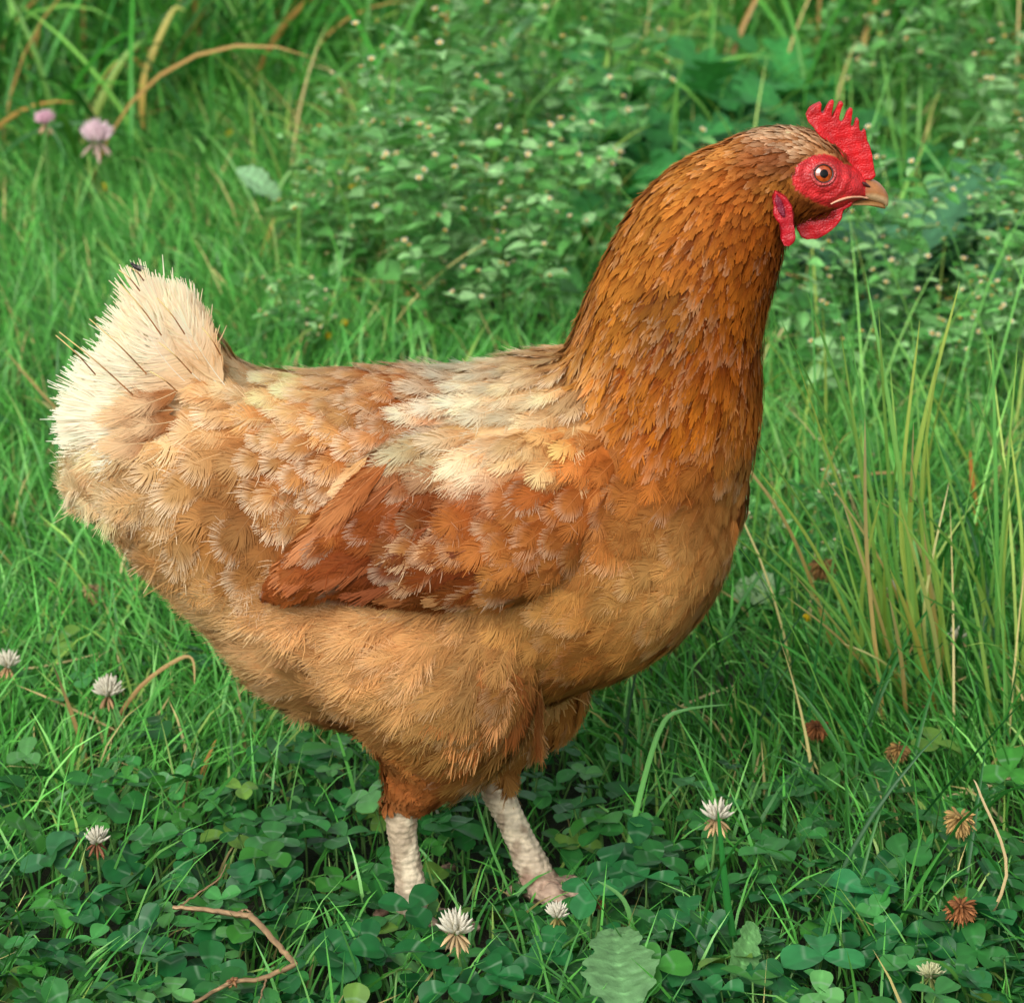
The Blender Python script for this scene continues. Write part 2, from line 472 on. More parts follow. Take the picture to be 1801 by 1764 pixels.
def near_px(P):
    """photo pixel of a point, the far side folded onto the near side"""
    Q = P.copy(); Q[:, 1] = -np.abs(Q[:, 1]); return proj(Q)

FACE = [(1392, 318), (1396, 300), (1408, 286), (1428, 274), (1450, 270), (1472, 276), (1484, 288), (1500, 292), (1520, 300), (1545, 318), (1530, 345), (1500, 356),
        (1486, 366), (1462, 366), (1440, 360), (1424, 350), (1410, 342), (1400, 335)]
EYE = (1448.0, 306.0)

# feather map: px, py, direction, length mm, width mm, fluff, root colour, tip colour, share of cream-edged feathers, part
FM = [
 # head and neck
 (1500, 275, -1, -.5, 5, 2, .1, (150, 75, 40), (170, 95, 50), .1, 'n'), (1465, 250, -1, -.4, 6, 2.6, .1, (195, 135, 85), (235, 195, 150), .4, 'n'), (1420, 235, -1, -.1, 7, 3, .1, (205, 145, 95), (240, 205, 165), .5, 'n'),
 (1375, 235, -1, .1, 8, 3.2, .1, (195, 135, 85), (235, 200, 160), .45, 'n'), (1385, 275, -1, .25, 8, 3, .1, (125, 62, 30), (150, 80, 40), .0, 'n'), (1350, 275, -1, .3, 9, 3.6, .1, (150, 80, 40), (180, 110, 65), .1, 'n'),
 (1384, 325, -.7, .7, 6, 2.6, .3, (160, 105, 55), (180, 125, 70), .1, 'n'), (1415, 360, -.8, .5, 5, 2, .3, (140, 80, 45), (160, 95, 50), .0, 'n'), (1400, 380, -.6, .8, 5, 2.2, .3, (140, 80, 40), (160, 95, 50), .0, 'n'),
 (1465, 372, -.9, .2, 4, 1.6, .3, (150, 80, 50), (160, 85, 50), .0, 'n'), (1300, 250, -1, .5, 10, 4, .1, (185, 115, 62), (212, 158, 105), .25, 'n'), (1220, 285, -1, .8, 13, 4.6, .1, (190, 118, 60), (215, 158, 98), .3, 'n'),
 (1300, 320, -.7, .9, 12, 4.2, .1, (155, 82, 36), (182, 110, 55), .1, 'n'), (1345, 380, -.3, 1, 11, 4, .1, (150, 76, 32), (180, 105, 50), .05, 'n'), (1375, 450, -.1, 1, 12, 4.4, .15, (150, 75, 30), (180, 105, 55), .1, 'n'),
 (1150, 345, -.75, 1, 15, 5.2, .1, (185, 112, 55), (215, 155, 95), .3, 'n'), (1230, 400, -.55, 1, 15, 5, .1, (165, 90, 38), (195, 125, 65), .15, 'n'), (1310, 480, -.3, 1, 15, 5, .1, (158, 82, 32), (188, 115, 55), .1, 'n'),
 (1100, 430, -.6, 1, 17, 5.8, .1, (180, 106, 50), (212, 150, 90), .35, 'n'), (1190, 510, -.5, 1, 17, 6, .1, (168, 92, 40), (200, 135, 75), .3, 'n'), (1290, 580, -.25, 1, 18, 6, .1, (148, 74, 28), (180, 105, 50), .1, 'n'),
 (1355, 540, 0, 1, 16, 5.6, .15, (158, 82, 34), (190, 120, 62), .15, 'n'), (1055, 520, -.6, 1, 20, 6.5, .15, (172, 98, 42), (208, 145, 85), .3, 'n'), (1130, 620, -.5, 1, 21, 7, .15, (166, 90, 38), (200, 135, 75), .25, 'n'),
 (1230, 690, -.3, 1, 21, 7, .15, (155, 80, 34), (188, 118, 60), .2, 'n'), (1320, 690, -.05, 1, 21, 7.5, .15, (160, 85, 38), (196, 128, 70), .2, 'n'), (1024, 590, -1, .7, 30, 8, .3, (186, 118, 60), (222, 172, 115), .4, 'n'), (1044, 640, -.8, .7, 27, 7.5, .25, (182, 112, 55), (215, 160, 100), .3, 'n'),
 (1090, 710, -.5, 1, 24, 8, .25, (165, 92, 40), (198, 130, 70), .2, 'n'), (1180, 745, -.4, 1, 22, 8, .2, (158, 82, 35), (190, 118, 60), .2, 'n'),
 # cape
 (985, 620, -1, .55, 28, 12, .35, (215, 165, 110), (240, 210, 165), .5, 'c'), (900, 650, -1, .5, 30, 14, .35, (232, 195, 145), (248, 228, 192), .5, 'c'), (972, 600, -1, .5, 28, 12, .35, (226, 184, 132), (246, 222, 182), .5, 'c'), (1000, 690, -.9, .8, 28, 12, .4, (224, 180, 126), (244, 216, 172), .5, 'c'), (960, 690, -1, .8, 30, 14, .4, (228, 190, 138), (246, 224, 186), .5, 'c'),
 (840, 690, -1, .55, 32, 15, .4, (232, 192, 142), (250, 232, 200), .5, 'c'), (900, 750, -.9, .8, 33, 16, .4, (230, 190, 138), (248, 226, 188), .5, 'c'), (1000, 750, -.7, 1, 28, 13, .4, (215, 168, 112), (240, 208, 160), .5, 'c'),
 (1040, 735, -.6, 1, 26, 11, .4, (190, 130, 75), (222, 172, 115), .4, 'c'), (805, 735, -1, .6, 32, 15, .4, (232, 196, 152), (250, 236, 210), .5, 'c'), (725, 720, -1, .5, 26, 14, .3, (170, 96, 46), (196, 130, 78), .6, 's'), (770, 690, -1, .4, 26, 14, .3, (185, 112, 60), (222, 172, 120), .6, 's'),
 # saddle and flank
 (760, 640, -1, .3, 26, 13, .3, (186, 108, 54), (228, 182, 128), .6, 's'), (690, 680, -1, .35, 26, 14, .3, (180, 102, 50), (224, 174, 120), .65, 's'), (620, 640, -1, .1, 26, 12, .3, (212, 158, 105), (236, 200, 155), .5, 's'),
 (540, 660, -1, .15, 28, 12, .3, (215, 160, 105), (238, 202, 155), .45, 's'), (620, 740, -1, .4, 27, 15, .3, (182, 104, 52), (222, 172, 116), .65, 's'), (530, 740, -1, .45, 30, 15, .35, (192, 120, 66), (222, 172, 116), .5, 's'),
 (470, 660, -1, 0, 28, 12, .35, (222, 175, 125), (242, 212, 170), .4, 's'), (410, 640, -.9, -.3, 28, 12, .4, (228, 185, 135), (245, 220, 180), .4, 's'), (400, 720, -1, .25, 32, 16, .4, (215, 165, 112), (236, 200, 150), .4, 's'),
 (330, 740, -1, .35, 34, 18, .5, (215, 168, 115), (240, 210, 165), .4, 's'), (450, 820, -1, .55, 32, 19, .3, (192, 122, 66), (215, 158, 102), .25, 's'), (540, 830, -1, .55, 28, 17, .3, (186, 112, 58), (220, 170, 114), .65, 's'),
 (360, 830, -1, .6, 34, 20, .4, (205, 150, 92), (226, 180, 125), .35, 's'), (290, 840, -1, .6, 36, 20, .5, (214, 165, 110), (235, 198, 148), .3, 's'), (390, 920, -.8, .8, 34, 22, .4, (192, 130, 72), (215, 165, 110), .3, 's'),
 (480, 910, -.7, .85, 30, 18, .3, (180, 112, 58), (208, 150, 95), .25, 's'), (310, 940, -.9, .6, 38, 20, .6, (205, 155, 98), (226, 182, 128), .3, 's'), (430, 990, -.6, .9, 32, 18, .5, (180, 118, 62), (206, 150, 92), .25, 's'),
 (600, 800, -.9, .7, 25, 13, .3, (172, 98, 48), (200, 136, 82), .6, 's'),
 # breast
 (1340, 760, -.1, 1, 22, 8, .2, (168, 95, 45), (200, 138, 80), .2, 'b'), (1300, 850, -.3, 1, 24, 10, .2, (175, 105, 52), (208, 150, 95), .3, 'b'), (1150, 800, -.6, 1, 26, 14, .3, (178, 98, 44), (200, 125, 62), .1, 'b'),
 (1090, 790, -.8, .8, 26, 14, .3, (175, 95, 42), (202, 125, 65), .1, 'b'), (1220, 830, -.5, 1, 25, 14, .25, (168, 94, 44), (196, 128, 72), .2, 'b'), (1130, 890, -.8, .7, 27, 16, .3, (158, 90, 42), (190, 124, 70), .3, 'b'),
 (1060, 940, -.9, .5, 27, 16, .3, (152, 84, 40), (186, 118, 66), .35, 'b'), (1220, 920, -.6, .8, 26, 16, .25, (172, 112, 60), (205, 152, 98), .3, 'b'), (1290, 950, -.5, .9, 24, 12, .25, (185, 122, 68), (212, 158, 102), .3, 'b'),
 (1140, 1000, -.8, .6, 27, 17, .3, (165, 108, 56), (200, 148, 92), .3, 'b'), (1230, 1030, -.7, .7, 26, 15, .3, (175, 118, 66), (205, 152, 98), .25, 'b'), (1050, 1040, -.9, .4, 28, 17, .35, (162, 102, 52), (196, 140, 84), .25, 'b'),
 (1150, 1100, -.8, .5, 28, 16, .4, (155, 98, 50), (185, 130, 76), .2, 'b'), (1050, 1140, -.8, .5, 28, 16, .5, (148, 88, 42), (176, 116, 62), .15, 'b'), (1100, 1190, -.8, .5, 28, 15, .5, (140, 85, 42), (165, 108, 58), .1, 'b'),
 (950, 1080, -.8, .6, 30, 17, .5, (170, 108, 58), (198, 140, 84), .2, 'b'), (930, 1160, -.5, .9, 32, 15, .6, (160, 96, 48), (186, 122, 66), .15, 'b'),
 # belly and thigh down
 (860, 1080, -.9, .3, 34, 14, .8, (188, 122, 70), (206, 150, 98), .2, 't'), (760, 1080, -1, .25, 36, 14, .85, (188, 122, 70), (208, 150, 98), .2, 't'), (640, 1090, -1, .25, 38, 14, .9, (192, 128, 74), (212, 158, 104), .2, 't'),
 (520, 1090, -1, .3, 38, 14, .9, (196, 140, 84), (220, 175, 120), .3, 't'), (430, 1080, -1, .3, 38, 14, .9, (196, 145, 88), (222, 180, 126), .3, 't'), (380, 1110, -1, .4, 36, 13, .9, (196, 148, 92), (220, 180, 128), .3, 't'),
 (500, 1160, -1, .35, 38, 13, .95, (205, 156, 102), (228, 188, 138), .3, 't'), (620, 1170, -1, .35, 38, 14, .95, (198, 142, 88), (222, 174, 120), .3, 't'), (740, 1150, -1, .4, 36, 14, .9, (190, 130, 78), (214, 160, 108), .3, 't'),
 (830, 1140, -.8, .7, 34, 14, .85, (186, 126, 76), (212, 160, 110), .3, 't'), (470, 1220, -1, .4, 36, 12, 1, (192, 146, 90), (214, 172, 118), .2, 't'), (600, 1250, -1, .4, 36, 12, 1, (184, 134, 78), (206, 160, 104), .2, 't'),
 (720, 1240, -.9, .6, 34, 13, .9, (184, 126, 72), (206, 150, 94), .2, 't'), (820, 1230, -.6, .9, 34, 13, .85, (172, 110, 58), (198, 142, 86), .15, 't'), (890, 1240, -.35, 1, 34, 12, .8, (162, 98, 50), (188, 132, 78), .15, 't'),
 (780, 1310, -.7, .8, 28, 10, .6, (166, 104, 54), (186, 126, 74), .1, 't'), (870, 1310, -.4, 1, 32, 11, .7, (170, 108, 58), (192, 138, 84), .1, 't'), (700, 1300, -.9, .5, 26, 10, .6, (172, 112, 60), (192, 136, 82), .1, 't'),
 (690, 1355, -.3, .9, 12, 5, .3, (158, 88, 42), (172, 102, 54), .0, 't'), (740, 1400, -.3, .9, 9, 4, .2, (138, 74, 36), (158, 92, 50), .0, 't'), (790, 1370, -.5, .8, 13, 5.5, .3, (150, 86, 42), (168, 102, 56), .0, 't'),
 (675, 1390, -.1, 1, 8, 4, .15, (140, 82, 42), (160, 100, 58), .0, 't'), (710, 1425, .1, 1, 7, 4, .15, (124, 72, 40), (150, 92, 54), .0, 't'), (750, 1360, -.4, .9, 14, 6, .3, (150, 84, 40), (166, 98, 52), .0, 't'), (665, 1325, -.4, .9, 15, 6, .4, (160, 92, 46), (176, 110, 62), .0, 't'),
 (1000, 1230, -.6, .7, 24, 11, .6, (150, 92, 46), (172, 112, 60), .1, 't'), (990, 1270, -.6, .7, 22, 9, .5, (165, 105, 55), (185, 126, 72), .1, 't'),
 # root of the tail
 (425, 640, -.86, -.5, 26, 11, .3, (226, 180, 126), (244, 214, 170), .4, 'r'), (385, 605, -.66, -.75, 27, 11, .3, (222, 174, 120), (244, 214, 172), .4, 'r'), (345, 555, -.5, -.86, 27, 11, .3, (226, 184, 134), (248, 224, 186), .4, 'r'),
 (130, 800, -.9, .3, 34, 15, .5, (240, 214, 172), (252, 238, 210), .3, 'r'), (165, 880, -.9, .45, 34, 16, .6, (232, 196, 148), (248, 226, 188), .3, 'r'), (225, 950, -.9, .5, 36, 16, .7, (212, 166, 112), (236, 198, 148), .3, 'r'), (290, 1020, -.9, .5, 36, 15, .8, (200, 150, 94), (224, 180, 126), .3, 't'),
 (340, 640, -.75, -.66, 30, 12, .35, (226, 186, 132), (246, 222, 182), .3, 'r'), (300, 575, -.6, -.8, 28, 11, .35, (228, 195, 150), (248, 230, 198), .3, 'r'), (260, 700, -1, 0, 34, 16, .5, (222, 176, 124), (244, 218, 176), .3, 'r'),
 (230, 780, -1, .3, 36, 16, .6, (212, 160, 106), (242, 216, 174), .3, 'r'), (250, 860, -1, .5, 36, 16, .8, (220, 178, 128), (240, 212, 168), .3, 'r'),
]
FMX = np.array([(r[0], r[1]) for r in FM], float)
FMV = np.array([[r[2], r[3], r[4], r[5], r[6], *lin(r[7]), *lin(r[8]), r[9]] for r in FM], float)
FMP = np.array([r[10] for r in FM])
def paler(v):
    for a in (5, 8):
        c = v[:, a:a + 3]; g = c @ np.array([.3, .6, .1])
        k = np.clip(1 - 1.6 * g[:, None], 0, 1); v[:, a:a + 3] = np.clip(c * (1 + k * np.array([.02, .07, -.05])), 0, .85)
paler(FMV)
FMV[FMP == 'n', 3] *= .62; FMV[FMP == 'n', 2] *= 1.35
FMV[(FMP == 's') | (FMP == 'b'), 3] *= 1.12
# wing coverts, mapped on their own
WM = [
 (500, 1008, -.9, .5, 10, 7, .15, (150, 80, 40), (168, 98, 54), .0), (480, 1030, -1, .3, 8, 6, .15, (150, 80, 40), (168, 98, 54), .0), (535, 965, -.9, .7, 16, 8, .15, (160, 90, 46), (180, 110, 62), .05), (590, 895, -.8, .9, 18, 8, .15, (165, 92, 48), (188, 116, 66), .1),
 (770, 772, -1, .6, 32, 15, .35, (228, 188, 140), (250, 234, 208), .5), (700, 775, -1, .7, 28, 14, .3, (165, 86, 42), (182, 102, 54), .0), (800, 775, -1, .65, 32, 15, .4, (228, 188, 136), (248, 228, 196), .5), (880, 785, -.9, .8, 32, 15, .4, (226, 184, 132), (246, 224, 188), .5), (960, 775, -.8, .9, 30, 14, .4, (220, 175, 120), (242, 214, 170), .5), (1030, 760, -.7, .9, 26, 12, .4, (196, 135, 80), (225, 178, 122), .4),
 (1065, 800, -.9, .5, 24, 13, .25, (172, 95, 44), (198, 122, 65), .15), (980, 845, -1, .5, 26, 15, .25, (170, 92, 45), (192, 116, 64), .25), (880, 855, -1, .6, 26, 15, .25, (168, 88, 42), (186, 104, 54), .15),
 (780, 850, -1, .6, 26, 15, .25, (166, 86, 42), (182, 100, 52), .0), (690, 800, -1, .9, 26, 14, .3, (168, 88, 44), (186, 106, 58), .05), (660, 880, -.9, .9, 28, 15, .3, (155, 78, 36), (174, 94, 48), .0),
 (750, 890, -1, .7, 28, 16, .25, (160, 80, 36), (178, 96, 48), .05), (790, 925, -.9, .6, 30, 20, .2, (168, 90, 42), (215, 165, 112), .8), (880, 895, -1, .6, 27, 17, .25, (162, 86, 42), (184, 112, 62), .7), (940, 910, -1, .6, 26, 17, .25, (164, 90, 44), (190, 122, 70), .6),
 (900, 990, -.9, .4, 28, 18, .2, (150, 82, 40), (180, 114, 64), .5), (990, 960, -.9, .5, 27, 17, .25, (160, 92, 46), (188, 124, 72), .45), (1020, 880, -.9, .6, 26, 16, .25, (158, 86, 42), (182, 112, 62), .3), (1010, 1010, -1, .3, 28, 17, .25, (156, 92, 48), (184, 122, 72), .3),
 (830, 1000, -1, .35, 30, 15, .2, (128, 62, 26), (146, 76, 34), .0), (730, 980, -1, .45, 30, 14, .2, (132, 64, 27), (150, 78, 36), .0), (640, 960, -1, .6, 30, 13, .2, (140, 70, 32), (158, 86, 42), .0), (570, 990, -1, .6, 30, 12, .2, (150, 80, 40), (168, 98, 54), .05), (610, 900, -.9, .9, 30, 13, .2, (165, 92, 48), (188, 116, 66), .1),
]
WMX = np.array([(r[0], r[1]) for r in WM], float)
WMV = np.array([[r[2], r[3], r[4], r[5], r[6], *lin(r[7]), *lin(r[8]), r[9]] for r in WM], float)

paler(WMV)
# final tuning of the plumage palette against the colours of the real bird
TUNE = [(300, 850, .66, .64, .56), (430, 850, .52, .47, .36), (500, 1160, 1.15, 1.15, 1.14), (640, 1200, .80, .75, .66), (800, 1250, .74, .74, .55), (740, 1100, 1.15, 1.2, 1.1), (725, 1385, 1, 1, .95),
        (1200, 500, .29, .25, .10), (1250, 650, .70, .62, .26), (1150, 640, .46, .36, .16), (1200, 330, .58, .50, .35), (1320, 420, .50, .43, .25), (1330, 720, .75, .7, .5), (1100, 450, .52, .45, .28), (650, 740, 1.0, 1.05, .92), (540, 690, 1.08, 1.18, 1.08), (450, 660, 1.0, 1.05, 1.0),
        (400, 740, .96, .96, .9), (1200, 1000, 1.12, 1.16, .98), (1150, 830, .72, .58, .34), (1080, 1130, 1.35, 1.35, .98), (880, 700, .93, .97, 1.05), (830, 770, .88, .88, .92), (960, 730, .95, .97, 1.0), (300, 570, .92, .9, .9), (230, 800, .95, .98, .95),
        (1400, 240, .95, .95, .95), (1390, 280, .7, .62, .5), (1320, 260, .75, .68, .55), (400, 1120, .95, 1.05, 1.0), (900, 1200, .8, .8, .6), (330, 960, .84, .80, .70), (220, 920, .95, .95, .9)]
TUNEW = [(680, 900, .46, .36, .22), (780, 860, .5, .42, .26), (900, 960, 1.0, 1.15, .95), (980, 850, .58, .46, .30), (820, 1000, .6, .5, .36), (560, 1000, .6, .5, .36), (880, 780, .92, .94, .98), (1050, 800, .85, .76, .55), (1030, 900, 1.05, 1.08, .85), (1020, 990, 1.1, 1.15, .95)]
def tune(X, v, T):
    T = np.array(T); d2 = ((X[:, None] - T[None, :, :2]) ** 2).sum(-1) + 300.
    w = d2 ** -1.6; w /= w.sum(1, keepdims=True)
    f = np.exp((np.log(T[:, 2:])[None] * w[..., None]).sum(1)) ** .9
    for a in (5, 8): v[:, a:a + 3] = np.clip(v[:, a:a + 3] * f, .002, .85)
_t = (FMP == 't') & (FMX[:, 1] < 1295) & ~((FMX[:, 0] > 960) & (FMX[:, 1] > 1200)); _b = FMP == 'b'
for a in (5, 8):
    FMV[_t, a:a + 3] = FMV[_t, a:a + 3] * .66 + lin((216, 172, 122)) * .34
    FMV[_b, a:a + 3] = FMV[_b, a:a + 3] * .82 + lin((206, 158, 106)) * .18
_n = FMP == 'n'; FMV[_n, 4] += .1; FMV[_n & (FMX[:, 1] > 480), 11] += .25
FMV[FMP == 's', 11] = np.minimum(FMV[FMP == 's', 11] * 1.35, .85)
tune(FMX, FMV, TUNE); tune(WMX, WMV, TUNEW)
_n = (FMP == 'n') & ~((FMX[:, 1] < 300) & (FMX[:, 0] > 1330))
FMV[_n, 5:8] *= [1.06, .95, .7]; FMV[_n, 8:11] = np.clip(FMV[_n, 8:11] * [1.36, 1.26, .85], 0, .8); WMV[:, 5:11] *= 1.16; WMV[:, 11] = np.maximum(WMV[:, 11], .14); _sb = (FMP == 's') | (FMP == 'b'); FMV[_sb, 4] *= .6; WMV[:, 4] *= .7
def lookup(px, py, X, Vv, power=3.0):
    d2 = (px[:, None] - X[None, :, 0]) ** 2 + (py[:, None] - X[None, :, 1]) ** 2 + 200.0
    w = d2 ** (-power / 2)
    # only the five closest count
    idx = np.argpartition(-w, 5, axis=1)[:, :5]
    ww = np.take_along_axis(w, idx, 1); ww /= ww.sum(1, keepdims=True)
    return (Vv[idx] * ww[..., None]).sum(1), np.argmax(w, 1)

# ---- body mesh: colours under the plumage and materials
hx, hy = near_px(HV)
val, near_i = lookup(hx, hy, FMX, FMV)
bodycol = (val[:, 5:8] * 0.75 + val[:, 8:11] * 0.15)
legy = np.where(HV[:, 1] > 0, 1330, 1405)
hpx, hpy = proj(HV)
isleg = (hpy > np.where(hpx > 815, 1362, 1422)) & (hpy > 1340) & (HV[:, 2] < 0.085)
z0 = vnoise(HV, 260, 3)
legcol = lin((212, 196, 166))[None] * (1 + 0.16 * z0[:, None])
scute = np.sin(HV[:, 2] * 1900 + 2.4 * vnoise(HV, 110, 4) + 60 * HV[:, 1])
legcol = legcol * (1 - .30 * smooth01(-scute - .35))[:, None]
dirt = smooth01((vnoise(HV, 420, 5) - 0.15) * 2)[:, None] * 0.55
legcol = legcol * (1 - dirt) + lin((110, 80, 55)) * dirt
back_ = smooth01((vnoise(HV, 300, 19) + .3 - (HV[:, 0] - np.where(HV[:, 1] > 0, -.012, -.054)) * 160) * 1.2)[:, None] * .5
legcol = legcol * (1 - back_) + lin((104, 76, 50)) * back_
low = smooth01((0.045 - HV[:, 2]) / 0.03)[:, None] * 0.2
legcol = legcol * (1 - low) + lin((200, 160, 145)) * low
toe = (HV[:, 2] < 0.018)[:, None]
legcol = np.where(toe, legcol * 0.55 + lin((165, 110, 90)) * 0.3, legcol)
isface = inside(FACE, hx, hy) & (hx > 1385)
fc = lin((186, 36, 38))[None] * (1 + 0.2 * vnoise(HV, 500, 9)[:, None])
dE = np.hypot(hx - EYE[0], hy - EYE[1])
fc = fc * (1 + 0.05 * np.cos(dE / 4.5 + 2 * vnoise(HV, 150, 33))[:, None] * (dE < 60)[:, None])
bodycol = np.where(isface[:, None], fc, bodycol)
bodycol = np.where(isleg[:, None], legcol, bodycol)
set_col(HENMESH, np.clip(bodycol, 0, 1))
pm = np.zeros(len(HENMESH.polygons), np.int32)
pl = np.array([p.vertices[0] for p in HENMESH.polygons])
pm[isface[pl]] = 1; pm[isleg[pl]] = 2
for m in (M_SKINBASE, M_FACE, M_SCALE): HENMESH.materials.append(m)
HENMESH.polygons.foreach_set("material_index", pm)

# small relief of the face: wrinkles round the eye, and scutes on the shanks
nv = np.empty(len(HV) * 3, np.float32); HENMESH.vertices.foreach_get("normal", nv); HN = nv.reshape(-1, 3).astype(float)
disp = np.zeros(len(HV))
disp += np.where(isface, 0.00050 * np.cos(dE / 3.4 + 1.6 * vnoise(HV, 120, 33)) * np.exp(-((dE - 34) / 20) ** 2), 0)
disp += np.where(isface, 0.0003 * vnoise(HV, 600, 12), 0)
disp += np.where(isleg, 0.00034 * scute + 0.0004 * vnoise(HV, 330, 14) + 0.0003 * vnoise(HV, 800, 15), 0)
HV2 = HV + HN * disp[:, None]
HENMESH.vertices.foreach_set("co", HV2.astype(np.float32).ravel()); HENMESH.update()

hen = empty("hen", (0, 0, 0), "brown and cream laying hen with a red comb, standing side-on in the grass", "bird")
body = link("body", HENMESH, parent=hen)

# ---- wings
WING = [(655, 800), (720, 765), (820, 745), (950, 745), (1060, 765), (1090, 800), (1075, 870), (1040, 940), (1010, 985), (960, 1025), (880, 1042), (790, 1046), (690, 1040), (600, 1030), (520, 1030), (478, 1036),
        (480, 1010), (510, 965), (560, 915), (605, 860)]
wp = np.array(WING, float)
wp2 = np.concatenate([catmull(np.concatenate([wp, wp[:1]]), 97)[:-1]])
wc = np.array([790., 915.])
rings = [0.0, 0.25, 0.45, 0.62, 0.76, 0.87, 0.95, 1.0]
outer, inner = [], []
for r in rings:
    for q in wp2:
        p = wc + (q - wc) * r
        loc, n = hit(*p)
        n = np.array([n[0] * .35, -1.0, n[2] * .35]); n /= np.linalg.norm(n)
        back = smooth01((1080 - p[0]) / 220); lowr = smooth01((p[1] - 860) / 130)
        outer.append(loc + n * (back * (0.002 + 0.012 * lowr) + 0.004 * smooth01((640 - p[0]) / 130) + (0.004 + 0.006 * back) * math.sqrt(max(0, 1 - r ** 2.2))))
        inner.append(loc - n * 0.004)
nr, nb = len(rings), len(wp2)
WVs = np.array(outer + inner)
WF = []
for i in range(nr - 1):
    for j in range(nb):
        j2 = (j + 1) % nb
        WF.append((i * nb + j, i * nb + j2, (i + 1) * nb + j2, (i + 1) * nb + j))
        o = nr * nb
        WF.append((o + i * nb + j, o + (i + 1) * nb + j, o + (i + 1) * nb + j2, o + i * nb + j2))
for j in range(nb):
    j2 = (j + 1) % nb
    WF.append(((nr - 1) * nb + j, (nr - 1) * nb + j2, 2 * nr * nb - nb + j2, 2 * nr * nb - nb + j))
WINGMESH = remesh([(WVs, WF)], 0.0014, 8, "wing")
WV = verts_of(WINGMESH)
wx, wy = proj(WV)
wval, _ = lookup(wx, wy, WMX, WMV)
set_col(WINGMESH, np.clip(wval[:, 5:8] * 0.8, 0, 1))
WBVH = bvh_of(WINGMESH)
wing = link("wing", WINGMESH, M_SKINBASE, parent=hen)
WINGFAR = WINGMESH.copy(); WINGFAR.transform(Matrix.Diagonal((1, -1, 1, 1))); WINGFAR.flip_normals()
wing_far = link("wing", WINGFAR, parent=hen)
_v, _f = [], []
for _m in (HENMESH, WINGMESH, WINGFAR):
    o_ = len(_v); _v += [tuple(q) for q in verts_of(_m)]; _f += [tuple(i + o_ for i in p.vertices) for p in _m.polygons]
CBVH = BVHTree.FromPolygons(_v, _f)

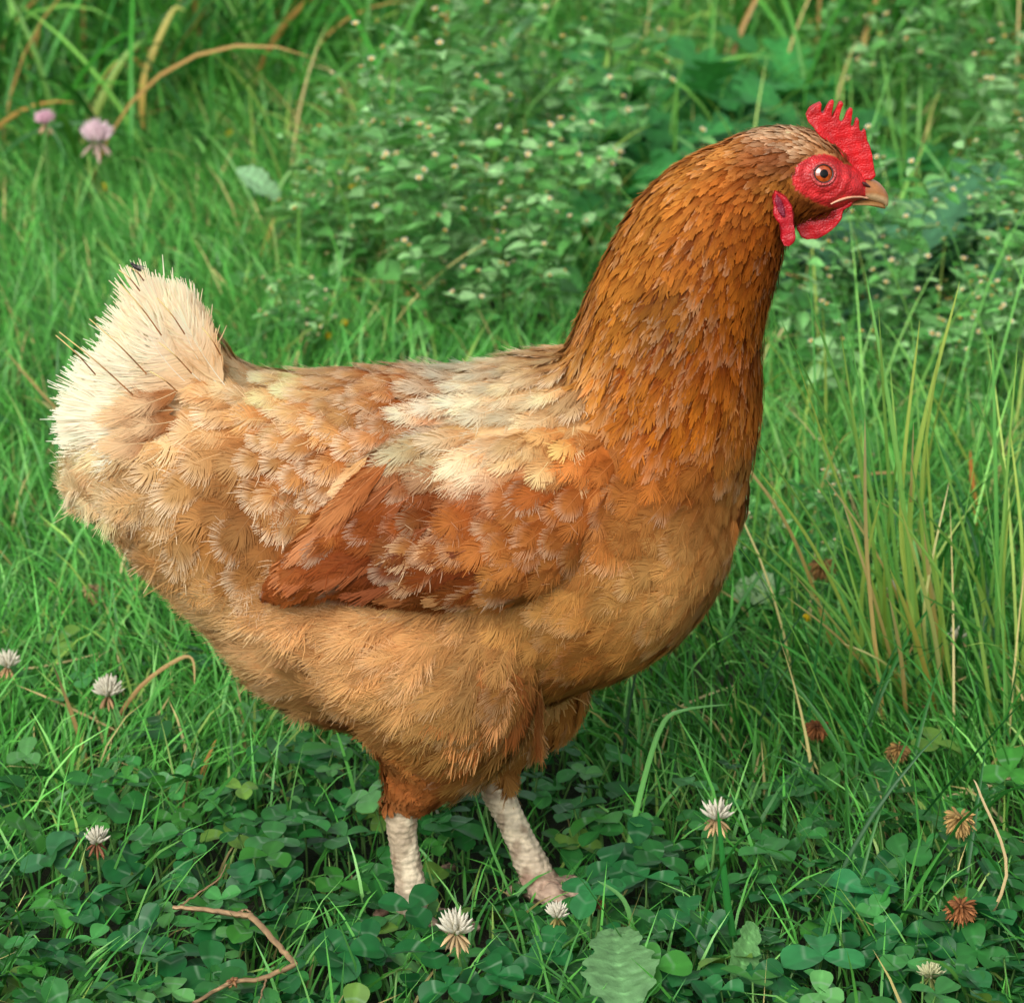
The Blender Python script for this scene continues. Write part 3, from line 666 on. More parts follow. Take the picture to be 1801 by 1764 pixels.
# ---- feathers
def feather_geo(p, t, n0, L, W, fluff, c0, c1, bvh, nbarb, lift=(0.0022, 0.0030), shaft=True, curl=None, edge=None, edge_s=0.72, rnd=1.0):
    """feathers lying on a surface; each one is a shaft with separate barbs on both sides"""
    N = len(p)
    mid = np.empty((N, 3)); tip = np.empty((N, 3)); n1 = np.empty((N, 3)); n2 = np.empty((N, 3))
    for i in range(N):
        q = p[i] + t[i] * L[i] * 0.5
        if bvh is not None:
            lo, nn, _, _ = bvh.find_nearest(Vector(q))
            lo = np.array(lo); nn = np.array(nn)
            if (nn @ n0[i]) < 0.2: nn = n0[i]; lo = q
        else:
            lo, nn = q, n0[i]
        lf = lift[0] * (0.6 + 0.8 * random.random()) + fluff[i] * 0.003 * random.random()
        mid[i] = lo + nn * lf; n1[i] = nn
        t2 = t[i] - nn * (t[i] @ nn); t2 /= max(np.linalg.norm(t2), 1e-6)
        q = lo + t2 * L[i] * 0.5
        if bvh is not None:
            lo, nn, _, dist = bvh.find_nearest(Vector(q))
            lo = np.array(lo); nn = np.array(nn)
            if (nn @ n1[i]) < 0.1 or dist > 0.5 * L[i]: nn = n1[i]; lo = q
        else:
            lo, nn = q, n1[i]
        tip[i] = lo + nn * (lift[1] * (0.5 + 1.0 * random.random()) + fluff[i] * 0.006 * random.random()); n2[i] = nn
    ctrl = 2 * mid - 0.5 * (p + tip)
    if curl is not None:
        ctrl = ctrl + curl
    r = np.random.default_rng(N + nbarb)
    nb = nbarb
    kk = np.clip(np.linspace(0, 1, nb)[None] + r.uniform(-0.45, 0.45, (N, nb)) / nb, 0, 1)
    s = 0.04 + 0.70 * kk
    phi = np.clip((kk - 0.6) / 0.4, 0, 1) * np.pi / 2
    xe = np.where(kk < 0.6, 0.30 + 0.32 * kk / 0.6, 0.62 + 0.38 * np.sin(phi))
    oe = np.where(kk < 0.6, 0.55 + 0.45 * smooth01(kk / 0.6), np.cos(phi) ** 0.85)
    xe = xe * rnd + (0.26 + 0.74 * kk) * (1 - rnd)
    oe = oe * rnd + np.sqrt(np.clip(1 - ((kk - 0.35) / 0.67) ** 2, 0.01, 1)) * (1 - rnd)
    s3 = s[..., None]
    S = (1 - s3) ** 2 * p[:, None] + 2 * s3 * (1 - s3) * ctrl[:, None] + s3 ** 2 * tip[:, None]
    T = nrm(2 * (1 - s3) * (ctrl - p)[:, None] + 2 * s3 * (tip - ctrl)[:, None])
    Nn = nrm((1 - s3) * n0[:, None] + s3 * n2[:, None])
    B = nrm(np.cross(Nn, T)); Nn = np.cross(T, B)
    # barbs
    out_V, out_C = [], []
    q = np.array([0.0, 0.36, 0.7, 1.0])
    wq = np.array([1.0, 1.0, 0.9, 0.42])
    grp = 4 + r.integers(0, 4)
    for sd in (-1, 1):
        fl = fluff[:, None]
        stray = (r.random((N, nb)) < 0.03 * (fl > .14)).astype(float)
        gr = 1 + r.normal(size=(N, nb)) * (0.05 + 0.16 * fl) + stray * r.uniform(0.1, 0.5, (N, nb))
        cl = np.sin(np.arange(nb)[None] * (2 * np.pi / (3.5 + 5 * r.random((N, 1)))) + r.uniform(0, 6.28, (N, 1))) * r.random((N, 1))
        rot = r.normal(size=(N, nb)) * (0.035 + 0.20 * fl + 0.25 * stray) + cl * (0.025 + 0.12 * fl)
        fw0 = (xe - s) * L[:, None] * gr; lt0 = 0.5 * W[:, None] * oe * gr
        fwt = fw0 * np.cos(rot) - lt0 * np.sin(rot); ltt = np.abs(lt0 * np.cos(rot) + fw0 * np.sin(rot))
        ll = np.hypot(fwt, ltt); ang = np.arctan2(ltt, fwt)
        bow = 0.28 + 0.2 * fl + r.normal(size=(N, nb)) * 0.08
        lat = ltt[..., None] * ((1 + bow[..., None]) * q - bow[..., None] * q ** 2)
        fw = fwt[..., None] * ((1 - bow[..., None]) * q + bow[..., None] * q ** 2)
        up = -(lat ** 2) / (0.5 * W[:, None, None]) * 0.09 + (r.normal(size=(N, nb)) * (0.012 + 0.10 * fl) + 0.05 * fl + stray * r.random((N, nb)) * 0.25)[..., None] * ll[..., None] * q ** 2
        P = S[:, :, None] + sd * lat[..., None] * B[:, :, None] + fw[..., None] * T[:, :, None] + up[..., None] * Nn[:, :, None]
        bd = nrm(np.sin(ang)[..., None] * sd * B + np.cos(ang)[..., None] * T)
        wd = nrm(np.cross(Nn, bd))
        hw = (L[:, None] / nb) * 0.70 * (1 - 0.42 * np.clip(fl, 0, 1)) * (0.8 + 0.4 * r.random((N, nb)))
        hw = np.minimum(hw, 0.0006)
        off = wd[:, :, None] * (hw[..., None] * wq)[..., None]
        V = np.stack([P - off, P + off], 3)                       # N,nb,4,2,3
        u = np.clip(s[..., None] + (fw / L[:, None, None]) * 1.0, 0, 1.2)
        k = smooth01((u - 0.30) / 0.6)
        C = c0[:, None, None] * (1 - k[..., None]) + c1[:, None, None] * k[..., None]
        if edge is not None:
            rad = np.sqrt(np.clip((u - 0.5) / 0.5, 0, 2) ** 2 + (lat / (0.5 * W[:, None, None])) ** 2 * 0.55)
            ke = smooth01((rad - (edge_s - 0.24)) / 0.46)[..., None] * edge[1][:, None, None, None]
            C = C * (1 - ke) + edge[0][:, None, None] * ke
        C = C * (1 + r.normal(size=(N, nb, 1, 1)) * 0.07)
        C = np.repeat(C[:, :, :, None], 2, 3)
        out_V.append(V.reshape(-1, 3)); out_C.append(C.reshape(-1, 3))
    Q = grid_quads(N * nb, 4, 2)
    V = np.concatenate(out_V); C = np.concatenate(out_C)
    Q = np.concatenate([Q, Q + N * nb * 8])
    if shaft:
        K = 7
        s3 = np.linspace(0, 0.94, K)[None, :, None]
        S = (1 - s3) ** 2 * p[:, None] + 2 * s3 * (1 - s3) * ctrl[:, None] + s3 ** 2 * tip[:, None]
        T = nrm(2 * (1 - s3) * (ctrl - p)[:, None] + 2 * s3 * (tip - ctrl)[:, None])
        Nn = nrm((1 - s3) * n0[:, None] + s3 * n2[:, None]); B = nrm(np.cross(Nn, T)); Nn = np.cross(T, B)
        hw = np.minimum(0.012 * W, 0.00016)[:, None, None] * np.linspace(1.3, 0.35, K)[None, :, None]
        S = S + Nn * 0.0004
        Vs = np.stack([S - B * hw, S + B * hw], 2).reshape(-1, 3)
        cs = np.clip(c1 * 1.12 + 0.02, 0, 0.85)
        Cs = np.repeat(cs, K * 2, 0)
        Q = np.concatenate([Q, grid_quads(N, K, 2) + len(V)])
        V = np.concatenate([V, Vs]); C = np.concatenate([C, Cs])
    return V, Q, np.clip(C, 0.004, 0.9)

def surface_samples(mesh, mask_fn, radius_fn, cand=90000, seed=3):
    co = verts_of(mesh)
    no = np.empty(len(co) * 3, np.float32); mesh.vertices.foreach_get("normal", no); no = no.reshape(-1, 3).astype(float)
    rr = np.random.default_rng(seed)
    idx = rr.permutation(len(co))
    ok = mask_fn(co, no)
    idx = idx[ok[idx]][:cand]
    P = co[idx]; rad = radius_fn(P)
    cell = float(rad.max())
    keep = []; gridd = {}
    keys = np.floor(P / cell).astype(int)
    for i in range(len(P)):
        k = tuple(keys[i]); good = True; r2 = rad[i] ** 2
        for a in (-1, 0, 1):
            for b in (-1, 0, 1):
                for c in (-1, 0, 1):
                    for j in gridd.get((k[0] + a, k[1] + b, k[2] + c), ()):
                        d = P[i] - P[j]
                        if d @ d < r2: good = False; break
                    if not good: break
                if not good: break
            if not good: break
        if good:
            keep.append(i); gridd.setdefault(k, []).append(i)
    return P[keep], no[idx][keep]

def tangent(P, n, dx, dy):
    sgn = np.where(P[:, 1] > 0, -1.0, 1.0)
    nn = n.copy(); nn[:, 1] *= sgn
    d = dx[:, None] * RGT - dy[:, None] * UPV
    d = d - nn * (d * nn).sum(1, keepdims=True)
    d = nrm(d); d[:, 1] *= sgn
    return d

CREAM = lin((250, 230, 196))
def grow(mesh, bvh, X, Vv, mask, k=0.42, seed=3, lift=(0.0022, 0.0030), neckish=None):
    def rad(P):
        x, y = near_px(P); v, _ = lookup(x, y, X, Vv)
        return k * np.sqrt(v[:, 2] * v[:, 3]) * 0.001
    P, n = surface_samples(mesh, mask, rad, seed=seed)
    x, y = near_px(P)
    v, ni = lookup(x, y, X, Vv)
    rr = np.random.default_rng(seed + 50); N = len(P)
    a = rr.normal(size=N) * (0.14 + 0.22 * v[:, 4])
    dx = v[:, 0] * np.cos(a) - v[:, 1] * np.sin(a); dy = v[:, 0] * np.sin(a) + v[:, 1] * np.cos(a)
    t = tangent(P, n, dx, dy)
    L = v[:, 2] * 0.001 * rr.uniform(0.8, 1.2, N); W = v[:, 3] * 0.001 * rr.uniform(0.82, 1.18, N)
    g = np.exp(rr.normal(size=(N, 1)) * 0.13)
    c0 = v[:, 5:8] * g; c1 = v[:, 8:11] * g
    if neckish is None:          # the wing: uneven russet and buff
        f_ = np.exp((vnoise(P, 70, 65) * .8 + vnoise(P, 160, 66) * .7)[:, None] * np.array([.20, .30, .38])); c0 = np.clip(c0 * f_, 0, .85); c1 = np.clip(c1 * f_, 0, .85)
    else:      # broad rusty and creamy patches over flank, breast and thigh
        pt = ((neckish[ni] > .2) & (neckish[ni] < .88))[:, None] * (vnoise(P, 45, 61) * .75 + vnoise(P, 110, 62) * .6)[:, None]
        f_ = np.exp(pt * np.array([.17, .25, .32])); c0 = np.clip(c0 * f_, 0, .85); c1 = np.clip(c1 * f_, 0, .85)
    m = (rr.random(N) < v[:, 11] + (v[:, 11] > .2) * .35 * vnoise(P, 130, 17)).astype(float) * rr.uniform(0.45, 1.0, N)
    cw = neckish[ni][:, None] if neckish is not None else 0.38
    ec = CREAM[None] * cw + c1 * (1 - cw) + np.zeros((N, 3))
    return dict(p=P - n * 0.0006, t=t, n0=n, L=L, W=W, fl=v[:, 4], c0=c0, c1=c1, edge=(ec, m), ni=ni, x=x, y=y)

def build_feathers(f, sel, bvh, name, parent, lift=(0.0022, 0.0030), shaft=True, rnd=1.0):
    acc = Acc()
    cls = [(0, 0.0048, 17), (0.0048, 0.0105, 34), (0.0105, 1.0, 92)]
    for lo, hi, nb in cls:
        s = sel & (f['W'] >= lo) & (f['W'] < hi)
        if not s.any(): continue
        V, Q, C = feather_geo(f['p'][s], f['t'][s], f['n0'][s], f['L'][s], f['W'][s], f['fl'][s], f['c0'][s], f['c1'][s], bvh, nb, lift=lift,
                              shaft=shaft and nb > 10, edge=(f['edge'][0][s], f['edge'][1][s]), rnd=rnd)
        acc.add(V, Q, C)
    return link(name, acc.mesh(name), M_FEATHER, parent=parent)

COMBBASE = [(1418, 222), (1440, 236), (1462, 262), (1480, 280), (1500, 300), (1540, 320), (1545, 300), (1530, 250), (1440, 190)]
def body_mask(co, no):
    x, y = near_px(co)
    ok = ~inside(FACE, x, y)
    px, py = proj(co)
    leg = (py > np.where(px > 815, 1352, 1415)) & (py > 1340) & (co[:, 2] < 0.09)
    ok &= ~leg
    ok &= ~((x > 1500) & (y > 285) & (y < 380))
    shrunk = wc + (wp2 - wc) * 0.86
    ok &= ~(inside(shrunk, x, y) & (np.abs(co[:, 1]) > 0.02) & (x < 985))
    return ok
bf = grow(HENMESH, BVH, FMX, FMV, body_mask, k=0.37, neckish=np.array([{'n': .16, 'b': .32, 't': .32, 's': .78}.get(q, .9) for q in FMP]))
part = FMP[bf['ni']]
for key, nm in (('n', 'neck_hackle'), ('c', 'cape_plumage'), ('s', 'saddle_plumage'), ('b', 'breast_plumage'), ('t', 'belly_down'), ('r', 'tail_covert_down')):
    lf = {'n': (0.0010, 0.0013), 'c': (0.0024, 0.0034), 's': (0.0018, 0.0024), 'b': (0.0014, 0.0018), 't': (0.002, 0.0022), 'r': (0.003, 0.005)}[key]
    build_feathers(bf, part == key, CBVH, nm, hen, lift=lf, rnd={'n': .25, 't': .3, 'c': .55, 'r': .4}.get(key, .85))
wf = grow(WINGMESH, WBVH, WMX, WMV, lambda co, no: no[:, 1] < -0.25, k=0.40, seed=9)
build_feathers(wf, np.ones(len(wf['p']), bool), WBVH, "wing_plumage", wing, lift=(0.0013, 0.0018), rnd=.85)
wfo = [c for c in wing.children][0]
wm = wfo.data.copy(); wm.transform(Matrix.Diagonal((1, -1, 1, 1)))
link("wing_plumage", wm, parent=wing_far)

# hand-laid feathers: (root px, tip px, width mm, fluff, root colour, tip colour), lifted over the surface
def laid(rows, bvh, lift, name, parent, nbarb=110, z=None, shaft=True, bow=0.0, rnd=.9):
    acc = Acc()
    p, t, n0, L, W, fl, c0, c1, cu = [], [], [], [], [], [], [], [], []
    for r in rows:
        (x0, y0), (x1, y1) = r[0], r[1]
        if z is None:
            a, na = hit(x0, y0, bvh); b, nb_ = hit(x1, y1, bvh)
            if a is None: a, na = hit(x0, y0)
            if a is None: a = on_y(x0, y0, -0.03); na = np.array([0, -1., 0])
            if b is None: b = on_y(x1, y1, a[1]); nb_ = na
            a = a + na * lift; b = b + nb_ * lift
        else:
            yy = r[6] if len(r) > 6 else z
            yt = r[7] if len(r) > 7 else yy
            a = on_y(x0, y0, yy); b = on_y(x1, y1, yt); na = nrm(np.array([0.0, -1.0, 0.25]))
        d = b - a; l = np.linalg.norm(d)
        p.append(a); t.append(d / l); L.append(l); W.append(r[2] * .001); fl.append(r[3]); c0.append(lin(r[4])); c1.append(lin(r[5]))
        nn = na - (d / l) * (na @ (d / l)); n0.append(nn / np.linalg.norm(nn))
        sdv = np.cross(n0[-1], t[-1]); cu.append(sdv * l * bow * (random.random() * 2 - 0.6))
    V, Q, C = feather_geo(np.array(p), np.array(t), np.array(n0), np.array(L), np.array(W), np.array(fl), np.array(c0), np.array(c1), None, nbarb,
                          lift=(0.0008, 0.0006), shaft=shaft, curl=np.array(cu), rnd=rnd)
    acc.add(V, Q, C)
    return link(name, acc.mesh(name), M_FEATHER, parent=parent)

RUF, RUF2, DK, DK2 = (142, 80, 42), (170, 108, 64), (92, 46, 20), (112, 58, 26)
flight = [((700, 850), (486, 1030), 13, .1, RUF, (186, 118, 70)), ((680, 830), (512, 1000), 12, .1, (170, 98, 52), (196, 132, 84)), ((720, 880), (505, 1040), 13, .1, (140, 74, 34), (170, 100, 56)),
          ((690, 815), (560, 945), 12, .15, (168, 98, 50), (190, 126, 74)), ((650, 806), (588, 884), 6.5, .2, (214, 166, 108), (236, 202, 152)), ((668, 822), (575, 920), 8, .2, (176, 110, 60), (204, 150, 96)),
          ((760, 930), (548, 1030), 13, .1, (125, 64, 28), (150, 84, 44)), ((820, 970), (600, 1042), 12, .1, (110, 56, 24), (135, 72, 36)), ((900, 1010), (660, 1046), 11, .05, DK, (150, 92, 50)),
          ((960, 1020), (740, 1050), 10, .05, DK2, (190, 140, 88)), ((1000, 1012), (830, 1048), 9, .05, (150, 92, 48), (185, 132, 78))]
laid(flight, WBVH, 0.0035, "flight_feather_fan", wing)

# tail: soft pale coverts fanned over the stump, near and far rows
tail = []
rt = np.random.default_rng(5)
edge_pts = [(300, 503), (288, 496), (270, 490), (250, 486), (232, 505), (214, 530), (196, 556), (178, 580), (158, 605), (138, 634), (118, 662), (104, 695), (98, 725), (104, 755), (112, 790), (126, 820), (142, 850), (165, 880), (190, 910)]
for lay, (yy, sc_) in enumerate([(0.024, .97), (0.012, .99), (0.0, 1.0), (-0.010, .98), (-0.018, .92), (-0.025, .80)]):
    for i, (ex, ey) in enumerate(edge_pts):
        if rt.random() < .2 and lay not in (2, 3): continue
        f = i / (len(edge_pts) - 1)
        rx, ry = 385 - 55 * f + rt.normal() * 7, 668 + 140 * f + rt.normal() * 8
        q = sc_ * (1 + rt.normal() * .045)
        ex2 = rx + (ex - rx) * q + rt.normal() * 6; ey2 = ry + (ey - ry) * q + rt.normal() * 6
        br = math.exp(-((ey - 735) / 60) ** 2) * (1 if lay >= 3 else .3)
        gg = rt.random() * .5 * (i < 6)
        c0 = np.array((240, 210, 166)) * (1 - .85 * br) + np.array((152, 92, 48)) * .85 * br
        c0 = c0 * (1 - gg) + np.array((214, 164, 104)) * gg
        c1 = np.array((254, 240, 214)) * (1 - gg * .6) + np.array((226, 184, 126)) * gg * .6
        tail.append(((rx, ry), (ex2, ey2), (13 + 4.5 * min(i, 4)) * rt.uniform(.85, 1.15), .10 + .12 * rt.random(), tuple(c0), tuple(c1), yy * .9, yy))
for i in range(7):
    yy = 694 + 17 * i; q = rt.uniform(.9, 1.5)
    tail.append(((318 + rt.normal() * 8, yy - 8), (318 - 105 * q, yy + 6 + rt.normal() * 8), rt.uniform(10, 14), .3, (172, 112, 64), (236, 204, 158), -.0300, -.0330 - .002 * rt.random()))
laid(tail, None, 0, "tail_fan", hen, nbarb=120, z=0.0, bow=0.14, rnd=.8)

hang = []
for k in range(20):
    a = (815 + 8 * k * .85 + rt.normal() * 6, 1165 + rt.uniform(-10, 60)); dn = rt.uniform(105, 165)
    ck = [(178, 116, 62), (196, 138, 82), (162, 98, 50), (206, 152, 98)][k % 4]
    hang.append((a, (a[0] - 22 - rt.uniform(0, 34) + (k > 14) * 16, min(a[1] + dn, 1372 - abs(k - 8) * 3)), rt.uniform(9, 14), .55, ck, tuple(min(255, v * 1.12) for v in ck)))
laid(hang, BVH, 0.0035, "thigh_fringe_down", hen, nbarb=80, bow=0.2, rnd=.3)

def quill(a, b, y0):
    P = np.array([on_y(a[0], a[1], y0), on_y((a[0] + b[0]) / 2 + 1.5, (a[1] + b[1]) / 2 - 2.5, y0 - .0015), on_y(b[0], b[1], y0)])
    P = catmull(P, 16); V, Q = tubes(P[None], np.linspace(.00026, .00040, 16)[None], 6)
    k = np.linspace(0, 1, 16)
    dash = (np.random.default_rng(int(a[0])).random(16) < .45) * .45
    C = lin((226, 200, 130))[None] * (1 - smooth01(k * 2.2 - .5))[:, None] + lin((164, 104, 54))[None] * smooth01(k * 2.2 - .5)[:, None]
    C = C * (1 - dash * (k > .5))[:, None]
    C = np.repeat(C, 7, 0)
    return link("tail_quill", mesh_from("tail_quill", V, Q, C), M_QUILL, parent=hen)
for a, b in [((98, 590), (168, 659)), ((104, 584), (234, 695)), ((157, 561), (258, 658)), ((212, 500), (284, 590)), ((209, 475), (246, 512)), ((227, 470), (253, 494)),
             ((276, 524), (325, 588)), ((279, 602), (337, 657)), ((263, 653), (312, 689)), ((355, 576), (388, 625))]:
    quill(a, b, -0.034)

# ---- head: comb, wattles, earlobes, beak, eyes
ZC_ = lambda X, Y: (1300 + X / 5.188, 140 + Y / 5.188)
def slab(outline, y, thick, name, mat, col, parent, thin=None, voxel=0.0005, it=5, curve=0.0, noise=0.0):
    pts = np.array([on_y(x, yv, y) for x, yv in outline]); n = len(pts)
    V = np.concatenate([pts + [0, -thick, 0], pts + [0, thick, 0]])
    F = [tuple(range(n)), tuple(range(2 * n - 1, n - 1, -1))] + [(i, (i + 1) % n, n + (i + 1) % n, n + i) for i in range(n)]
    me = bpy.data.meshes.new("t"); me.from_pydata(V.tolist(), [], F)
    bm = bmesh.new(); bm.from_mesh(me); bmesh.ops.triangulate(bm, faces=bm.faces); bm.to_mesh(me); bm.free()
    V = np.array([v.co for v in me.vertices]); F = [tuple(p.vertices) for p in me.polygons]; bpy.data.meshes.remove(me)
    m = remesh([(V, F)], voxel, it, name)
    co = verts_of(m); px, py = proj(co)
    if thin is not None:
        k = thin(px, py)
        co[:, 1] = y + (co[:, 1] - y) * k
    if curve:
        cz = pts[:, 2].mean(); co[:, 1] += curve * (pts[:, 2].max() - co[:, 2])
    nn = np.empty(len(co) * 3, np.float32); m.vertices.foreach_get("normal", nn); nn = nn.reshape(-1, 3)
    if noise:
        co = co + nn * (noise * vnoise(co, 420, 8))[:, None]
    m.vertices.foreach_set("co", co.astype(np.float32).ravel()); m.update()
    c = np.broadcast_to(lin(col), (len(co), 3)) * (1 + .14 * vnoise(co, 300, 2))[:, None]
    set_col(m, np.clip(c, 0, 1))
    return link(name, m, mat, parent=parent)

comb_out = [ZC_(*q) for q in [(605, 325), (640, 270), (690, 232), (735, 205), (750, 215), (742, 280), (757, 312), (778, 285), (800, 240), (820, 200), (845, 180), (866, 190), (856, 250), (838, 330), (852, 348),
            (866, 300), (884, 255), (905, 218), (930, 200), (946, 216), (932, 270), (914, 340), (920, 400), (948, 368), (970, 320), (985, 288), (1010, 253), (1034, 264), (1034, 310), (1016, 420), (1022, 448), (1042, 420),
            (1058, 365), (1076, 350), (1092, 375), (1092, 440), (1106, 478), (1124, 470), (1136, 445), (1152, 465), (1166, 550), (1196, 620), (1216, 690), (1230, 790), (1238, 870), (1200, 905), (1100, 900), (1010, 830),
            (960, 760), (930, 680), (880, 600), (800, 545), (735, 500), (680, 430), (625, 375)]]
def comb_thin(px, py):
    # thick along the scalp, thin at the points
    base = np.interp(px, [1415, 1440, 1465, 1485, 1510, 1540], [225, 238, 262, 290, 318, 335])
    return np.interp(base - py, [-10, 0, 20, 60, 110], [1.25, 1.15, .8, .55, .38])
slab(comb_out, 0.0, .0042, "comb", M_COMB, (188, 13, 20), hen, thin=comb_thin, noise=.00035)
wattle_out = [ZC_(*q) for q in [(520, 1290), (620, 1255), (760, 1220), (900, 1165), (1000, 1100), (1035, 1100), (1010, 1150), (955, 1190), (930, 1255), (880, 1330), (800, 1395), (700, 1445), (620, 1450), (560, 1420), (525, 1360)]]
for y in (-0.0075, 0.0075):
    slab(wattle_out, y, .0020, "wattle", M_COMB, (178, 14, 24), hen, noise=.0004, curve=(-.10 if y < 0 else .10))
lobe_out = [ZC_(*q) for q in [(330, 1010), (390, 1045), (435, 1090), (470, 1150), (490, 1230), (500, 1310), (515, 1370), (500, 1450), (450, 1505), (400, 1505), (375, 1450), (385, 1370), (360, 1280), (315, 1230), (305, 1110), (312, 1040)]]
lobe_in = [ZC_(*q) for q in [(335, 1040), (385, 1090), (415, 1160), (425, 1240), (400, 1255), (350, 1190), (325, 1110)]]
for s in (-1, 1):
    h0, _ = hit(1378, 385)
    o = slab(lobe_out, -0.0275, .0030, "earlobe", M_COMB, (176, 20, 34), hen, noise=.0006, curve=-.06)
    o2 = slab(lobe_in, -0.0312, .0010, "ear_fold", M_COMB, (120, 20, 45), o, noise=.0004, curve=-.06)
    if s > 0:
        for q in (o, o2):
            q.data.transform(Matrix.Diagonal((1, -1, 1, 1))); q.data.flip_normals()

def beak_part(st, name, c_base, c_tip, x0, x1):
    v, f = loft(st, M=26, n=20)
    m = remesh([(v, f)], 0.00045, 3, name)
    co = verts_of(m); px, py = proj(co)
    k = smooth01((px - x0) / (x1 - x0))[:, None]
    c = lin(c_base) * (1 - k) + lin(c_tip) * k
    ed = smooth01((py - np.interp(px, [1495, 1540, 1560], [338, 338, 345])) / 8)[:, None] if name == "upper_beak" else 0
    c = c * (1 - ed * .6) + lin((226, 196, 150)) * ed * .6
    c = c * (1 + .12 * vnoise(co, 500, 6))[:, None]
    set_col(m, np.clip(c, 0, 1)); return link(name, m, M_BEAK, parent=hen)
beak_part([(1500, 318, 1488, 349, .0098, 0), (1518, 309, 1503, 348, .0090, 0), (1533, 313, 1522, 352, .0076, 0), (1546, 320, 1537, 355, .0060, 0), (1556, 331, 1549, 358, .0044, 0), (1562, 343, 1557, 362, .0026, 0), (1563, 353, 1559, 365, .0010, 0)],
          "upper_beak", (188, 84, 66), (168, 112, 66), 1512, 1534)
beak_part([(1478, 348, 1484, 362, .0078, 0), (1500, 347, 1508, 361, .0070, 0), (1522, 347, 1529, 363, .0060, 0), (1540, 350, 1543, 366, .0044, 0), (1552, 355, 1552, 368, .0028, 0), (1557, 362, 1556, 368, .0010, 0)],
          "lower_beak", (170, 128, 78), (150, 108, 62), 1490, 1558)
# mouth corner and nostril, on both sides
for s in (-1, 1):
    P = [hit(x, y)[0] + np.array([0, -.0005, 0]) for x, y in ((1461, 359), (1470, 354.5), (1481, 350.5), (1492, 347.5), (1502, 346.5))] + [on_y(1514, 347, -.0098), on_y(1526, 349, -.0080)]
    V, Q = tubes(catmull(P, 20)[None], np.interp(np.linspace(0, 1, 20), [0, .3, 1], [.0004, .0007, .0005])[None], 8)
    if s > 0: V[:, 1] *= -1
    link("mouth_corner", mesh_from("mouth_corner", V, Q, np.broadcast_to(lin((206, 150, 118)), (len(V), 3))), M_BEAK, parent=hen)
    P = [on_y(1517, 321, -.0082), on_y(1522, 325, -.0080), on_y(1530, 329, -.0070)]
    V, Q = tubes(catmull(P, 12)[None], np.interp(np.linspace(0, 1, 12), [0, .4, 1], [.0004, .0011, .0004])[None], 8)
    if s > 0: V[:, 1] *= -1
    link("nostril", mesh_from("nostril", V, Q, np.broadcast_to(lin((70, 28, 22)), (len(V), 3))), M_BEAK, parent=hen)

M_IRIS = plain_mat("iris_orange", lin((168, 70, 20)), rough=.12, spec=.6, coat=1.0, noise=700)
M_PUPIL = plain_mat("pupil_black", (.003, .003, .003), rough=.25, spec=.25)
eh, en = hit(*EYE)
en = nrm(np.array([en[0] * .5 + .06, -1.0, en[2] * .5 + .12]))
def disc_dome(c, n, r, bulge, name, mat, parent, nr=10, na=40, flat=1.0):
    up = np.array([0, 0, 1.0]); u = nrm(np.cross(up, n)); v = np.cross(n, u)
    V = []
    for i in range(nr):
        q = i / (nr - 1)
        for a in np.linspace(0, 2 * np.pi, na + 1):
            V.append(c + r * q * (math.cos(a) * u + math.sin(a) * v * flat) + n * bulge * (1 - q * q))
    return np.array(V), grid_quads(1, nr, na + 1)
for s in (-1, 1):
    n_, c_ = en.copy(), eh.copy()
    acc = Acc()
    V, Q = disc_dome(c_ - n_ * .0002, n_, .0048, .0017, "eye", None, None)
    ri = np.hypot(*(proj(V)[0] - proj(c_[None])[0], proj(V)[1] - proj(c_[None])[1]))
    if s > 0: V = V * [1, -1, 1]
    em = mesh_from("eye", V, Q); eye = link("eye", em, M_IRIS, parent=hen)
    V, Q = disc_dome(c_ + n_ * .00140, n_, .0021, .00026, "pupil", None, None)
    if s > 0: V = V * [1, -1, 1]
    link("pupil", mesh_from("pupil", V, Q), M_PUPIL, parent=eye)
    # dark rim and fleshy lids
    up = np.array([0, 0, 1.0]); u = nrm(np.cross(up, n_)); v = np.cross(n_, u)
    def ring(rx, ry, rad, off, col, nm, par, mat, tilt=0.0):
        a = np.linspace(0, 2 * np.pi, 61)
        P = c_ + np.outer(np.cos(a) * rx, u) + np.outer(np.sin(a) * ry, v) + n_ * off
        Vr, Qr = tubes(P[None], np.full((1, 61), rad) * (1 + .15 * np.sin(a * 2)), 10)
        if s > 0: Vr = Vr * [1, -1, 1]
        link(nm, mesh_from(nm, Vr, Qr, np.broadcast_to(lin(col), (len(Vr), 3))), mat, parent=par)
    ring(.0048, .0045, .0006, .0004, (60, 32, 28), "eye_rim", eye, M_BEAK)
    ring(.0058, .0053, .0009, .0004, (170, 58, 54), "eyelid", eye, M_FACE)
# ------------------------------------------------------------------ ground
def ground_mesh():
    xs = np.concatenate([[-200, -60, -15, -5], np.linspace(-2.2, 2.2, 90), [5, 15, 60, 200]])
    ys = np.concatenate([[-100, -30, -8, -3], np.linspace(-1.2, 4.2, 110), [7, 15, 60, 250]])
    X, Y = np.meshgrid(xs, ys, indexing='ij')
    P = np.stack([X, Y, np.zeros_like(X)], -1).reshape(-1, 3)
    near = np.exp(-((np.abs(P[:, 0]) / 2.4) ** 6)) * np.exp(-((np.abs(P[:, 1] - 1.5) / 2.9) ** 6))
    P[:, 2] = near * 0.006 * vnoise(P[:, :2], 9, 21) - 0.004
    return mesh_from("ground", P, grid_quads(1, len(xs), len(ys)))
mg, n, l, p, out = new_mat("soil_and_litter")
tc = n.new("ShaderNodeTexCoord"); nz = n.new("ShaderNodeTexNoise"); nz.inputs["Scale"].default_value = 14; nz.inputs["Detail"].default_value = 8
l.new(tc.outputs["Object"], nz.inputs["Vector"])
